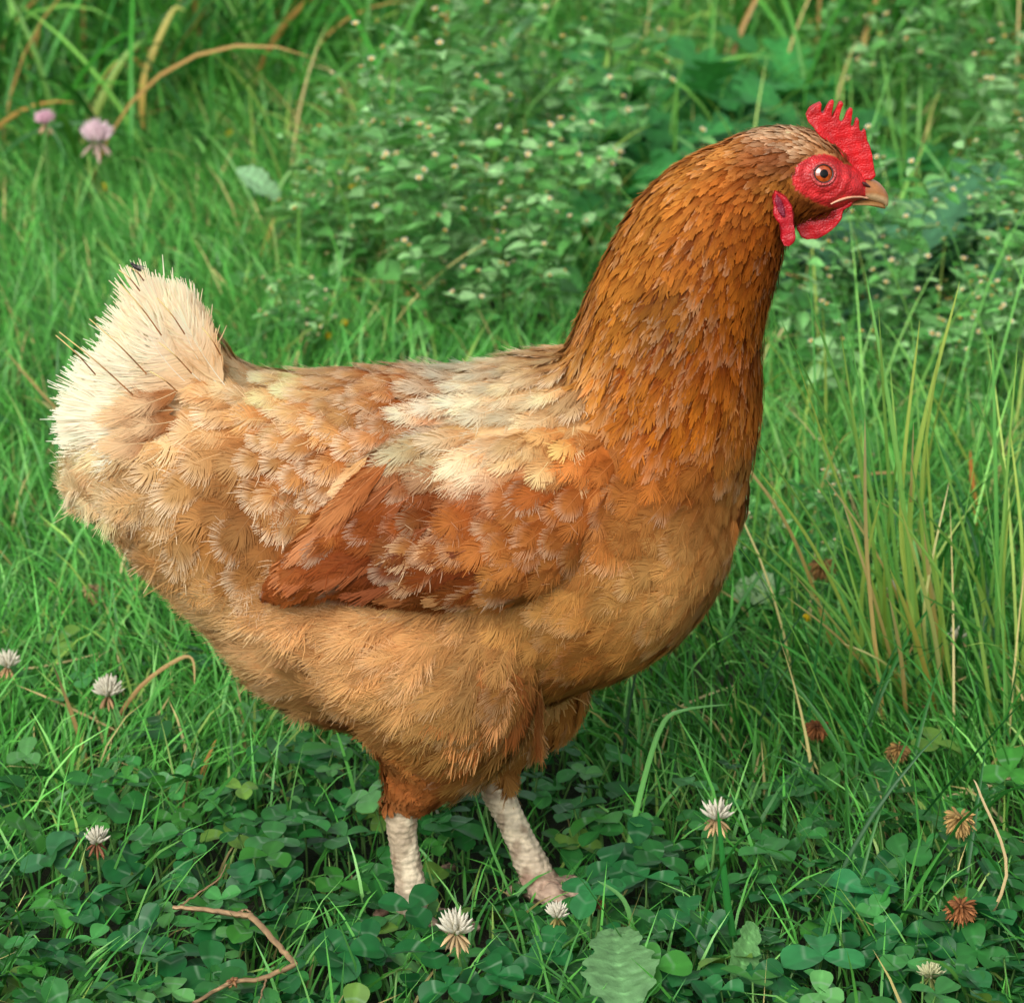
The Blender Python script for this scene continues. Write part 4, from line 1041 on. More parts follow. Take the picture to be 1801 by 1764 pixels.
cr = n.new("ShaderNodeValToRGB"); e = cr.color_ramp.elements
e[0].position = .32; e[0].color = (.012, .022, .006, 1); e[1].position = .68; e[1].color = (.040, .035, .018, 1)
m_ = e.new(.5); m_.color = (.020, .030, .009, 1)
l.new(nz.outputs["Fac"], cr.inputs[0]); l.new(cr.outputs[0], p.inputs["Base Color"]); p.inputs["Roughness"].default_value = .95
nz2 = n.new("ShaderNodeTexNoise"); nz2.inputs["Scale"].default_value = 160; nz2.inputs["Detail"].default_value = 6; l.new(tc.outputs["Object"], nz2.inputs["Vector"])
bp = n.new("ShaderNodeBump"); bp.inputs["Strength"].default_value = .8; bp.inputs["Distance"].default_value = .01
l.new(nz2.outputs["Fac"], bp.inputs["Height"]); l.new(bp.outputs[0], p.inputs["Normal"])
link("ground", ground_mesh(), mg, kind='structure')

# ------------------------------------------------------------------ where things grow, in photo pixels
GR = np.random.default_rng(77)
def scatter(n, xr=(-1.15, 1.15), yr=(-.62, 3.3)):
    P = np.stack([GR.uniform(*xr, n), GR.uniform(*yr, n), np.zeros(n)], 1)
    px, py = proj(P)
    return P, px, py
def outside_thin(px, py, keep=.35, m=150):
    o = (px < -m) | (px > 1801 + m) | (py > 1764 + m) | (py < -500)
    return ~o | (GR.random(len(px)) < keep)
def field(px, py, centres, soft):
    """soft patches: centres rows (x, y, rx, ry)"""
    f = np.zeros(len(px))
    for x, y, rx, ry in centres:
        f = np.maximum(f, np.exp(-(((px - x) / rx) ** 2 + ((py - y) / ry) ** 2) ** soft))
    return f
def f_clover(px, py, P):
    e = 1455 + 45 * np.sin(px / 140.) + 60 * vnoise(P[:, :2], 14, 31)
    e = np.where(px > 560, np.minimum(e, 1375 + 45 * np.sin(px / 90.)), e)
    e = np.where(px > 1050, e + 60, e)
    f = smooth01((py - e + 70) / 140) * np.where((px > 1080) & (py < 1560), .6, 1.0)
    return f
def under_hen(P):
    return (np.abs((P[:, 0] + 0.03) / 0.16) ** 2 + np.abs((P[:, 1] + 0.005) / 0.10) ** 2) < 1

def pick(cols, w, N, var=.18):
    cols = np.array([lin(c) for c in cols]); gr_ = cols[:, 1] > cols[:, 0] * 1.25; cols[gr_] *= [1.22, 1.05, .84]; i = GR.choice(len(cols), N, p=np.array(w) / sum(w))
    return cols[i] * np.exp(GR.normal(size=(N, 1)) * var)

# ---- fine lawn grass, everywhere but thinner in the clover and under the broad weeds
acc = Acc()
P, px, py = scatter(520000)
fc = f_clover(px, py, P)
weed = field(px, py, [(760, 330, 330, 260), (900, 480, 260, 160), (1250, 330, 260, 220), (1560, 480, 180, 120)], 1.5)
dens = np.where(px < 620, .95, .8) * (1 - .74 * fc) * (1 - .35 * weed)
dens = np.where((py < 700) & (px > 1300), dens * .6, dens)
dens *= 1 - .85 * field(px, py, [(1730, 590, 110, 45), (830, 570, 120, 40)], 1.5)
dens *= .72 + .4 * vnoise(P[:, :2], 22, 5)
s = (GR.random(len(P)) < dens * .95) & outside_thin(px, py, .3)
P, px, py, fc = P[s], px[s], py[s], fc[s]; N = len(P)
L = GR.uniform(.030, .075, N) * (1 + .15 * GR.normal(size=N)).clip(.6, 1.5)
far = smooth01((300 - py) / 300)
L = L * (1 + .55 * far); L = np.where(under_hen(P), L * .6, L)
W = GR.uniform(.0011, .0023, N) * (1 + .5 * far)
c = pick([(66, 142, 62), (82, 160, 76), (50, 118, 52), (106, 174, 98), (128, 170, 92), (186, 172, 112)], [.3, .3, .22, .1, .05, .03], N)
tipc = c * GR.uniform(1.0, 1.5, (N, 1))
az = GR.uniform(0, 2 * np.pi, N) * .55 + (vnoise(P[:, :2], 7, 9) * 2.2 + .6)
V, Q, C = blades(P, L, W, az, np.abs(GR.normal(size=N) * .38) + .1, GR.uniform(.2, 1.5, N), c * .8, tipc, tw=GR.normal(size=N) * .8, K=5)
acc.add(V, Q, C)
link("lawn_grass", acc.mesh("lawn_grass"), M_GRASS, kind='stuff')

# ---- longer darker grass in the clover at the lower right, and rank grass along the top
acc = Acc()
P, px, py = scatter(150000)
f = field(px, py, [(1480, 1330, 330, 180), (1700, 1250, 200, 220), (1180, 1330, 170, 110), (1250, 1620, 700, 200)], 1.3)
s = (GR.random(len(P)) < f * .135 * np.where(py > 1500, .4, 1)) & outside_thin(px, py, .3) & ~under_hen(P)
P1 = P[s]; N = len(P1)
c = pick([(38, 104, 44), (28, 86, 40), (54, 124, 54), (84, 148, 72)], [.4, .3, .2, .1], N)
V, Q, C = blades(P1, GR.uniform(.07, .17, N), GR.uniform(.0018, .0034, N), GR.uniform(0, 6.28, N), np.abs(GR.normal(size=N) * .3) + .05, GR.uniform(.1, 1.5, N), c * .8, c * 1.25, tw=GR.normal(size=N) * .6, K=8, fold=True)
acc.add(V, Q, C)
f2 = field(px, py, [(280, 60, 560, 190), (60, 160, 260, 160), (1620, 60, 380, 150), (900, -120, 1400, 160)], 1.3)
s = (GR.random(len(P)) < f2 * .24) & outside_thin(px, py, .4)
P2 = P[s]; N = len(P2)
c = pick([(50, 124, 44), (36, 100, 40), (74, 148, 62), (96, 156, 72), (186, 146, 80)], [.35, .25, .2, .12, .08], N)
V, Q, C = blades(P2, GR.uniform(.12, .30, N), GR.uniform(.003, .0062, N), GR.uniform(0, 6.28, N), np.abs(GR.normal(size=N) * .35) + .05, GR.uniform(.4, 2.0, N), c * .75, c * 1.2, tw=GR.normal(size=N) * .6, K=9, fold=True)
acc.add(V, Q, C)
f3 = field(px, py, [(1700, 1290, 180, 120), (1560, 1130, 270, 200), (1740, 1000, 160, 260), (1420, 900, 150, 200)], 1.4)
s = (GR.random(len(P)) < f3 * .11) & outside_thin(px, py, .3) & ~under_hen(P)
P3 = P[s]; N = len(P3)
c = pick([(112, 176, 92), (92, 160, 84), (150, 186, 96), (72, 142, 72), (206, 190, 128)], [.3, .3, .15, .17, .08], N)
V, Q, C = blades(P3, GR.uniform(.07, .24, N), GR.uniform(.0011, .0021, N), GR.uniform(0, 6.28, N), np.abs(GR.normal(size=N) * .25) + .03, GR.uniform(.05, 1.1, N), c * .9, c * 1.2, tw=GR.normal(size=N) * .6, K=8)
acc.add(V, Q, C)
f4 = field(px, py, [(760, 420, 330, 200), (1250, 330, 260, 160), (1600, 250, 260, 200), (900, 100, 500, 110)], 1.4)
s = (GR.random(len(P)) < f4 * .09) & outside_thin(px, py, .3)
P4 = P[s]; N = len(P4)
c = pick([(104, 168, 84), (86, 152, 74), (140, 182, 94), (72, 142, 64), (196, 176, 116)], [.3, .3, .15, .17, .08], N)
V, Q, C = blades(P4, GR.uniform(.07, .17, N), GR.uniform(.0018, .0036, N), GR.uniform(0, 6.28, N), np.abs(GR.normal(size=N) * .35) + .03, GR.uniform(.2, 1.6, N), c * .9, c * 1.2, tw=GR.normal(size=N) * .6, K=8)
acc.add(V, Q, C)
link("long_grass", acc.mesh("long_grass"), M_GRASS, kind='stuff')

# ---- dry straw litter
acc = Acc()
P, px, py = scatter(9000)
f = .12 + field(px, py, [(560, 470, 240, 120), (420, 420, 130, 60), (1700, 1260, 160, 130), (1500, 640, 220, 60), (200, 1280, 240, 120), (150, 150, 260, 120), (480, 60, 200, 90), (1650, 120, 220, 110), (800, 560, 200, 60)], 1.2)
s = (GR.random(len(P)) < f * .42 * (py < 1420)) & outside_thin(px, py, .3) & ~under_hen(P)
P = P[s] + [0, 0, .006]; P[:, 2] += GR.uniform(0, .03, len(P)); N = len(P)
c = pick([(190, 168, 112), (165, 130, 80), (205, 186, 132), (140, 100, 60)], [.4, .3, .2, .1], N)
V, Q, C = blades(P, GR.uniform(.03, .11, N), GR.uniform(.0012, .0024, N), GR.uniform(0, 6.28, N), GR.uniform(1.1, 1.55, N), GR.normal(size=N) * .3, c, c * 1.1, tw=GR.normal(size=N) * .5, K=5)
acc.add(V, Q, C)
link("straw_litter", acc.mesh("straw_litter"), M_STRAW, kind='stuff')

# ---- clover
def clover_prof(s): return np.sin(np.pi * np.clip(s, 0, 1) ** 1.25) ** .62 * (.75 + .25 * s)
def clover_prof2(s):
    return np.interp(s, [0, .08, .25, .45, .65, .82, .93, 1], [.10, .34, .68, .92, 1.0, .86, .56, .12])
def clover_geo(root, height, size, az, lean, tilt, col, stems=True):
    """trifoliate leaves: thin stalk and three leaflets"""
    N = len(root)
    h = np.stack([np.cos(az), np.sin(az), np.zeros(N)], 1)
    top = root + h * (height * np.sin(lean))[:, None] + np.array([0, 0, 1.0]) * (height * np.cos(lean))[:, None]
    out = []
    up = nrm(np.array([0, 0, 1.0]) + h * (np.sin(tilt))[:, None] * .9 + GR.normal(size=(N, 3)) * .14)
    ref = nrm(np.cross(up, np.array([0.3, 1.0, 0.1]))); ref2 = np.cross(up, ref)
    a0 = GR.uniform(0, 2 * np.pi, N)
    for k in range(3):
        a = a0 + k * 2.094 + GR.normal(size=N) * .16
        d = np.cos(a)[:, None] * ref + np.sin(a)[:, None] * ref2 + up * GR.uniform(-.05, .35, N)[:, None]
        sz = size * GR.uniform(.88, 1.12, N)
        cc = col * np.exp(GR.normal(size=(N, 1)) * .07)
        V, Q, C, U = leaves(top, d, up, sz, sz * GR.uniform(.74, .92, N), GR.uniform(-.1, .7, N), GR.uniform(.05, .45, N), cc, clover_prof2, ns=9, nt=7, wave=.006)
        out.append((V, Q, C, U))
    if stems:
        K = 5; t = np.linspace(0, 1, K)[None, :, None]
        mid = (root + top) / 2 + h * (-.15 * height[:, None])
        Pp = (1 - t) ** 2 * root[:, None] + 2 * t * (1 - t) * mid[:, None] + t ** 2 * top[:, None]
        V, Q = tubes(Pp, np.full((N, K), .0006), 4)
        C = np.repeat(lin((96, 138, 70))[None] * np.exp(GR.normal(size=(N, 1)) * .2), K * 5, 0)
        out.append((V, Q, C, None))
    return out
CLC = [(42, 110, 54), (30, 92, 42), (56, 126, 68), (50, 118, 48), (78, 142, 84), (92, 138, 62)]
CLW = [.32, .28, .18, .12, .07, .03]
acc = Acc()
P, px, py = scatter(60000)
fc = f_clover(px, py, P)
extra = .10 * field(px, py, [(300, 1250, 320, 160), (1500, 1050, 300, 200), (1200, 1000, 200, 200)], 1.2) + .012
s = (GR.random(len(P)) < np.maximum(fc * np.where(py > 1400, .62, .42), extra)) & outside_thin(px, py, .35)
P = P[s]; px = px[s]; py = py[s]; N = len(P)
hgt = GR.uniform(.012, .046, N) * np.where(py > 1350, 1, .85)
# keep the shanks of the hen clear
ux, uy = np.abs(P[:, 0] + .052), np.abs(P[:, 1] + .035)
hgt = np.where((P[:, 1] < -.02) & (P[:, 1] > -.16) & (P[:, 0] > -.11) & (P[:, 0] < .06), np.minimum(hgt, .020), hgt)
hgt = np.where((P[:, 1] < .03) & (P[:, 1] > -.07) & (P[:, 0] > -.085) & (P[:, 0] < .05), np.minimum(hgt, .013), hgt)
col = pick(CLC, CLW, N, .12)
size = GR.uniform(.0085, .0175, N)
for V, Q, C, U in clover_geo(P, hgt, size, GR.uniform(0, 6.28, N), np.abs(GR.normal(size=N) * .3), GR.uniform(0, .7, N), col):
    acc.add(V, Q, C, U)
link("clover_foliage", acc.mesh("clover_foliage"), M_CLOVER, kind='stuff')

# individual clover leaves that stand clear of the mat: stalk and three leaflets each
def clover_thing(px, py, h, size, label, group, tone=(30, 98, 48), rz=0.0, tilt=.35):
    base = on_z(px, py, h); base = base - [0, 0, base[2]]
    t = empty("clover_leaf", base, label, "clover leaf", group)
    parts = clover_geo(np.zeros((1, 3)), np.array([h]), np.array([size]), np.array([-1.57 + rz]), np.array([.12]), np.array([tilt]), lin(tone)[None])
    for V, Q, C, U in parts[:3]:
        link("leaflet", mesh_from("leaflet", V.reshape(-1, 3), Q, C.reshape(-1, 3), U.reshape(-1, 2)), M_CLOVER, parent=t)
    V, Q, C, U = parts[3]
    link("stalk", mesh_from("stalk", V, Q, C), M_CLOVER, parent=t)
    return t
single = [(1508, 1562, .040, .020, "clover leaf with long narrow leaflets and pale chevron, in a gap below the grass tuft", (44, 118, 66)),
          (1215, 1602, .036, .019, "round three-part clover leaf beside the tall blade right of the pale toothed leaf", (36, 106, 52)),
          (1440, 1672, .040, .021, "large pale-edged clover leaf at the bottom, right of the leaning blade", (50, 124, 68)),
          (1365, 1735, .036, .020, "clover leaf with oval leaflets at the lower edge beside the big pale-edged one", (46, 118, 62)),
          (1040, 1560, .040, .019, "clover leaf with a clear white chevron just right of the hen's forward foot", (46, 116, 62)),
          (720, 1590, .034, .017, "dark clover leaf lying across the hen's rear foot", (28, 92, 44)),
          (615, 1665, .036, .019, "broad clover leaf beside the kinked end of the dry twig", (32, 100, 48)),
          (372, 1700, .036, .021, "broad clover leaf between the dry twig and the bottom edge", (34, 98, 46)),
          (90, 1505, .040, .018, "greyish clover leaf left of the small white clover flower with brown base", (54, 110, 66)),
          (560, 1330, .036, .015, "clover leaf standing in the grass right under the hen's belly", (36, 108, 46))]
for x, y, h, sz, lb, tone in single:
    clover_thing(x, y, h, sz, lb, None, tone, rz=GR.normal() * .3)
gx = "clover leaves of the mat at the hen's feet"
protos = [clover_thing(x, y, .036, .0165, "green three-part clover leaf in the dense mat along the bottom of the grass", gx, tn) for x, y, tn in
          ((250, 1640, (28, 94, 44)), (900, 1690, (26, 90, 42)), (1120, 1480, (22, 82, 38)), (140, 1600, (44, 112, 58)))]
for i in range(96):
    x, y = GR.uniform(-20, 1810), GR.uniform(1500, 1770)
    if 640 < x < 1020 and y < 1590: continue
    o = copy_tree(protos[i % 4]); b = on_z(x, y, .036); o.location = (b[0], b[1], 0); o.rotation_euler = (GR.normal() * .16, GR.normal() * .16, GR.uniform(0, 6.28)); k = GR.uniform(.72, 1.12); o.scale = (k, k, GR.uniform(.8, 1.12))

# ------------------------------------------------------------------ clover flowers
def floret(d, base, ln, w, up, K=5, sides=6):
    t = np.linspace(0, 1, K); prof = np.interp(t, [0, .25, .6, .9, 1], [.35, .8, 1, .7, .1])
    Pp = base[:, None] + (d * ln[:, None])[:, None] * t[None, :, None] + up[:, None] * (t ** 2)[None, :, None] * (ln * .25)[:, None, None]
    return tubes(Pp, w[:, None] * prof[None], sides)
def clover_flower(px, py, ztop, rad, label, colour, n_up=22, wilted=14, wcol=(150, 105, 70), lean=(0, 0), name="clover_flower", cat="flower", spread=1.0, group=None):
    rad = rad * (1.15 if n_up else .88); top = on_z(px, py, ztop); base = np.array([top[0] + lean[0], top[1] + lean[1], 0.0])
    t = empty(name, base, label, cat, group)
    lp = top - base
    pts = np.array([[0, 0, 0], lp * .5 + [-.2 * lean[0], -.2 * lean[1], 0], lp])
    V, Q = one_tube(pts, .0010, .0008, 6, 10)
    link("stem", mesh_from("stem", V, Q, np.broadcast_to(lin((104, 148, 78)), (len(V), 3))), M_LEAF, parent=t)
    def shell(n, lo, hi, seed):
        r = np.random.default_rng(seed); z = np.linspace(lo, hi, n) + r.normal(size=n) * .05; a = np.arange(n) * 2.4 + r.normal(size=n) * .2
        z = np.clip(z, -.99, .99); q = np.sqrt(1 - z * z)
        return np.stack([q * np.cos(a), q * np.sin(a), z], 1)
    if n_up:
        d = nrm(shell(int(n_up * 2.6), -.1, .98, int(px)) + [0, 0, .35]); N = len(d)
        V, Q = floret(d, lp + d * rad * .12, np.full(N, rad * .92) * GR.uniform(.85, 1.15, N), np.full(N, rad * .115), np.broadcast_to([0, 0, 1.0], (N, 3)))
        k = np.tile(np.repeat(np.linspace(0, 1, 5), 7), N)[:, None]
        C = lin((178, 178, 110)) * (1 - smooth01(k * 2.2)) + lin(colour) * smooth01(k * 2.2)
        link("white_floret_crown" if sum(colour) > 590 else "floret_crown", mesh_from("floret_crown", V, Q, C), M_PETAL, parent=t)
    if wilted:
        d = nrm(shell(wilted, -.95, .75 if not n_up else -.1, int(py)) + [0, 0, -.35 if n_up else -.30]); N = len(d)
        V, Q = floret(d, lp + d * rad * .15 + [0, 0, 0 if n_up else rad * .25], np.full(N, rad * .85) * GR.uniform(.8, 1.15, N), np.full(N, rad * (.10 if n_up else .105)), np.broadcast_to([0, 0, -1.0], (N, 3)))
        C = np.repeat(lin(wcol)[None] * np.exp(GR.normal(size=(N, 1)) * .3), 35, 0)
        C = C * (1 + .35 * np.tile(np.repeat(np.linspace(-1, 1, 5), 7), N)[:, None])
        link("wilted_floret_skirt", mesh_from("wilted_floret_skirt", V, Q, C), M_PETAL, parent=t)
    return t
WH, PK, BR, TAN = (224, 218, 198), (232, 190, 205), (128, 78, 44), (176, 140, 100)
clover_flower(190, 1222, .062, .0078, "white clover flower in full bloom on a bent stalk below the tail", WH, 26, 8, TAN, (.022, .012))
clover_flower(170, 1482, .045, .0065, "small white clover flower with brown base among clover left of the twig", WH, 10, 12, (140, 92, 66), (.004, .0))
clover_flower(802, 1640, .050, .0085, "half-withered white clover flower with drooping tan florets below the hen", WH, 12, 14, (205, 176, 130), (.010, .01))
clover_flower(980, 1612, .044, .0058, "small white clover flower just below the hen's forward foot", WH, 14, 8, (150, 140, 80), (-.006, .008))
clover_flower(1260, 1440, .055, .0080, "white clover flower with drooping brown florets in the grass right of the legs", WH, 9, 16, (190, 160, 115), (-.006, .0))
clover_flower(1566, 1040, .050, .0060, "white clover flower half hidden behind the tall grass tuft", WH, 18, 6, TAN, (0, .005))
clover_flower(1684, 1124, .045, .0060, "white clover flower right of the grass tuft near the right edge", WH, 8, 6, TAN, (.0, .004))
clover_flower(14, 1172, .045, .0070, "white clover flower at the left edge of the lawn", WH, 18, 8, TAN, (.0, .0))
clover_flower(1636, 1718, .040, .0060, "greenish budding clover flower in the lower right corner", (205, 205, 160), 16, 6, (150, 160, 90), (.0, .006))
clover_flower(80, 218, .10, .0085, "smaller pink clover flower at the upper left, blurred", PK, 26, 8, (170, 140, 110), (.0, .0))
clover_flower(171, 250, .075, .0130, "larger pale pink clover flower at the upper left, blurred", (238, 212, 218), 30, 6, (200, 170, 160), (.0, .0))
for x, y, z, r, lb, c in [(165, 1042, .03, .0085, "withered tan clover head lying in the lawn below the tail", (178, 128, 98)),
                       (1446, 1000, .055, .0100, "dark brown dried clover head behind the left blades of the grass tuft", (120, 78, 44)),
                       (1437, 1283, .05, .0085, "small red-brown dried clover head in the dark grass below the tuft", (120, 66, 38)),
                       (1580, 1322, .05, .0080, "dull brown dried clover head in the base of the grass tuft", (128, 88, 52)),
                       (1688, 1446, .055, .0105, "large tan dried clover head at the right, hanging over the grass", (168, 122, 78)),
                       (1690, 1600, .05, .0095, "red-brown dried clover head above the clover in the lower right", (146, 84, 52)),
                       (1055, 1590, .035, .0035, "tiny brown dried clover head above the pale toothed leaf", (96, 58, 34))]:
    c = (c[0] * .98, c[1] * 1.10, c[2] * 1.05)
    clover_flower(x, y, z, r, lb, c, 0, 105, c, (GR.normal() * .006, GR.normal() * .006), "dried_clover_head", "dried flower")

# small yellow flower by the belly
def yellow_flower(px, py, z, r, label, group=None):
    top = on_z(px, py, z); base = np.array([top[0] - .02, top[1] + .008, 0]); t = empty("yellow_flower", base, label, "flower", group)
    lp = top - base
    V, Q = one_tube([[0, 0, 0], lp * .55, lp], .0007, .0005, 5, 8)
    link("stem", mesh_from("stem", V, Q, np.broadcast_to(lin((120, 140, 70)), (len(V), 3))), M_LEAF, parent=t)
    d = nrm(GR.normal(size=(18, 3)) + [0, 0, .6]); V, Q = floret(d, np.broadcast_to(lp, d.shape) + d * r * .1, np.full(18, r), np.full(18, r * .28), np.broadcast_to([0, 0, 1.0], (18, 3)))
    link("flower_head", mesh_from("flower_head", V, Q, np.broadcast_to(lin((232, 200, 40)), (len(V), 3))), M_PETAL, parent=t)
yellow_flower(322, 1056, .055, .0028, "tiny yellow flower on a thin stalk touching the hen's rear belly")
yellow_flower(1418, 1088, .04, .0026, "tiny yellow flower low in the grass just right of the breast")
for x, y, lb in [(185, 330, "tiny yellow flower low in the lawn under the pink clover flowers"), (378, 160, "tiny yellow flower in the rank grass at the upper left"), (404, 237, "tiny yellow flower left of the arched weed at the upper left"),
                 (622, 332, "tiny yellow flower by the upright straw behind the back"), (654, 272, "tiny yellow flower above the straw patch behind the back"), (606, 572, "tiny yellow flower in the grass close above the hen's back"), (578, 592, "tiny yellow flower second above the hen's back"),
                 (470, 345, "tiny yellow flower beside the pale spear-shaped leaf")]:
    yellow_flower(x, y, .035, .0034, lb)

# ------------------------------------------------------------------ leafy weeds with small flower heads
def ovate(s): return np.interp(s, [0, .06, .2, .38, .6, .8, .93, 1], [.05, .28, .82, 1.0, .82, .5, .22, .02])
def toothed(s): return ovate(s) * (1 + .10 * np.sign(np.sin(s * 38)))
def weed_proto(seed, hgt=.17, label="", group=""):
    r = np.random.default_rng(seed); global GR
    t = empty("leafy_weed", (0, 0, 0), label, "weed", group)
    stems, lf_root, lf_dir, lf_len, tips = [], [], [], [], []
    def grow_stem(b, d, ln, depth):
        d = d / np.linalg.norm(d); n = 3 if depth < 2 else 2
        pts = [b]; dd = d
        for i in range(n):
            dd = nrm(dd + r.normal(size=3) * .16 + [0, 0, .10]); pts.append(pts[-1] + dd * ln / n)
            a = r.uniform(0, 6.28)
            for k in (0, 1):
                h = np.array([math.cos(a + k * 3.14), math.sin(a + k * 3.14), r.uniform(.05, .55)])
                lf_root.append(pts[-1]); lf_dir.append(h); lf_len.append(r.uniform(.024, .050) * (1 - .22 * depth) * (1.25 if i == 0 and depth == 0 else 1))
                if depth < 2 and r.random() < .62 and (i > 0 or depth == 0):
                    grow_stem(pts[-1], dd + h * .9, ln * .52, depth + 1)
        stems.append((np.array(pts), .0016 * .7 ** depth)); tips.append((pts[-1], dd))
    grow_stem(np.zeros(3), np.array([r.normal() * .3, r.normal() * .3, 1.0]), hgt, 0)
    acc = Acc()
    for p_, rad in stems:
        V, Q = one_tube(p_, rad, rad * .6, 5, 9); acc.add(V, Q, lin((96, 140, 76)))
    link("stem", acc.mesh("stem"), M_LEAF, parent=t)
    N = len(lf_root); lr, ld, ll = np.array(lf_root), np.array(lf_dir), np.array(lf_len)
    col = np.array([lin((96, 160, 80)), lin((116, 176, 100)), lin((72, 138, 62)), lin((146, 194, 128))])[r.integers(0, 4, N)] * np.exp(r.normal(size=(N, 1)) * .14)
    V, Q, C, U = leaves(lr, ld, np.broadcast_to([0, 0, 1.0], (N, 3)) + r.normal(size=(N, 3)) * .25, ll, ll * r.uniform(.5, .68, N), r.uniform(.1, 1.1, N), r.uniform(.1, .5, N), col, ovate, ns=10, nt=5, wave=.02)
    link("foliage", mesh_from("foliage", V.reshape(-1, 3), Q, C.reshape(-1, 3)), M_LEAF, parent=t)
    heads = 0
    for p_, dd in tips:
        if heads >= 14 or p_[2] < .04: continue
        heads += 1
        q = p_ + dd * .012
        acc = Acc(); V, Q = one_tube([p_, p_ + dd * .006, q], .0006, .0005, 4, 5); acc.add(V, Q, lin((120, 158, 96)))
        n_ = nrm(dd + [0, -.25, .5])
        V, Q = disc_dome(q, n_, .0025, .0016, "", None, None, nr=5, na=12); acc.add(V, Q, lin((214, 170, 50)))
        V, Q = disc_dome(q, n_, .0025, -.0026, "", None, None, nr=5, na=12); acc.add(V, Q, lin((110, 150, 80)))
        u = nrm(np.cross([0.1, 0.2, 1.0], n_)); v = np.cross(n_, u)
        a = np.arange(5) * 1.2566 + r.uniform(0, 6)
        d5 = np.cos(a)[:, None] * u + np.sin(a)[:, None] * v + n_ * .25
        V, Q, C, U = leaves(q + d5 * .0016, d5, np.broadcast_to(n_, (5, 3)), np.full(5, .0022), np.full(5, .0022), np.zeros(5), np.zeros(5), np.broadcast_to(lin((236, 232, 214)), (5, 3)), lambda s: np.interp(s, [0, .5, 1], [.6, 1, .7]), ns=3, nt=3)
        acc.add(V, Q, C)
        link("flower_head", acc.mesh("flower_head"), M_PETAL, parent=t)
    return t
g1 = "leafy weeds behind the hen's back"; g2 = "leafy weeds right of the hen's neck"; g3 = "leafy weeds along the top"
L1 = "leafy weed with tiny white and yellow flowers in the thicket behind the hen's back"
L2 = "leafy weed with tiny pale flowers in the patch beyond the tall grass tuft"
L3 = "low green leafy weed with tiny flower heads, in the blurred strip along the top"
wp1 = [weed_proto(s, h, L1, g1) for s, h in ((1, .15), (2, .17), (3, .13), (4, .19))]
used = [0]
def place_weed(px, py, label, group, k=1.0):
    i = used[0]; used[0] += 1
    o = wp1[i] if i < 4 else copy_tree(wp1[i % 4])
    b = on_z(px, py, 0); o.location = (b[0], b[1], -.003); o.rotation_euler = (GR.normal() * .1, GR.normal() * .1, GR.uniform(0, 6.28)); s_ = .78 * k * GR.uniform(.75, 1.2); o.scale = (s_, s_, s_)
    o["label"] = label; o["group"] = group
for x, y in [(500, 655), (560, 665), (620, 650), (690, 640), (760, 650), (840, 655), (920, 640), (980, 615), (950, 600), (880, 620), (1010, 560), (580, 440), (640, 380), (720, 430), (820, 390), (870, 330), (930, 270), (1000, 290), (780, 270), (540, 500), (610, 520), (660, 440), (690, 560), (740, 490), (760, 400), (800, 560), (850, 460), (890, 560), (910, 380), (960, 470), (985, 560), (1030, 430),
             (720, 320), (840, 250), (960, 320), (980, 230), (420, 330), (1020, 340), (850, 150), (700, 210)]:
    place_weed(x + GR.normal() * 10, y + GR.normal() * 8, L1, g1, (.55 if x < 665 else .88) * (.55 if y < 335 else 1))
for x, y in [(1400, 700), (1450, 640), (1500, 760), (1560, 690), (1620, 740), (1690, 700), (1740, 660), (1780, 760), (1700, 820), (1600, 640), (1480, 600), (1760, 560), (1690, 600), (1420, 800), (1800, 640), (1770, 480), (1460, 1080), (1370, 1000), (1360, 900)]:
    place_weed(x + GR.normal() * 10, y + GR.normal() * 8, L2, g2, .72 if y < 850 else .5)
for x, y in [(760, 60), (880, 40), (960, 100), (1060, 40), (1200, 20), (1400, 60), (1540, 180), (1640, 240), (1700, 320), (1780, 260), (1760, 380), (1500, 90), (1600, 300), (1020, 160)]:
    place_weed(x + GR.normal() * 10, y + GR.normal() * 8, L3, g3, .9)

# ------------------------------------------------------------------ dark weeds with deeply lobed leaves
def lobed(s):
    e = np.interp(s, [0, .12, .35, .62, .85, 1], [.08, .18, .7, 1.0, .75, .05])
    return e * (.26 + .74 * np.abs(np.sin(s * np.pi * 4.5)) ** .75)
def lobed_weed(px, py, n, size, label, group, seed, tone=(42, 96, 54)):
    r = np.random.default_rng(seed); b = on_z(px, py, 0)
    t = empty("lobed_leaf_weed", b, label, "weed", group)
    for i in range(n):
        a = i * 2.4 + r.uniform(0, .7); el = r.uniform(.25, 1.15)
        d = np.array([[math.cos(a) * math.cos(el), math.sin(a) * math.cos(el), math.sin(el)]])
        ln = size * r.uniform(.7, 1.2); c = lin(tone)[None] * np.exp(r.normal() * .22)
        V, Q, C, U = leaves(np.zeros((1, 3)) + [0, 0, r.uniform(0, .05)], d, np.array([[0, 0, 1.0]]) + r.normal(size=(1, 3)) * .2, np.array([ln]), np.array([ln * .62]), np.array([r.uniform(.5, 1.5)]), np.array([r.uniform(.05, .3)]), c, lobed, ns=44, nt=9, wave=.006, sweep=.35)
        link("leaf", mesh_from("leaf", V.reshape(-1, 3), Q, C.reshape(-1, 3)), M_LEAF, parent=t)
g4 = "dark lobed-leaf weeds behind the hen's neck"
for i, (x, y, n_, sz) in enumerate([(1090, 440, 14, .085), (1060, 360, 13, .085), (1160, 380, 15, .095), (1220, 300, 14, .09), (1150, 270, 13, .085), (1300, 300, 14, .09), (1380, 260, 13, .09), (1260, 400, 14, .085), (1090, 250, 12, .08), (1440, 330, 13, .085), (1540, 380, 12, .085)]):
    lobed_weed(x, y, n_, sz, "dark weed with deeply lobed leaves in the clump behind the hen's neck and head", g4, 40 + i, (60, 138, 66))
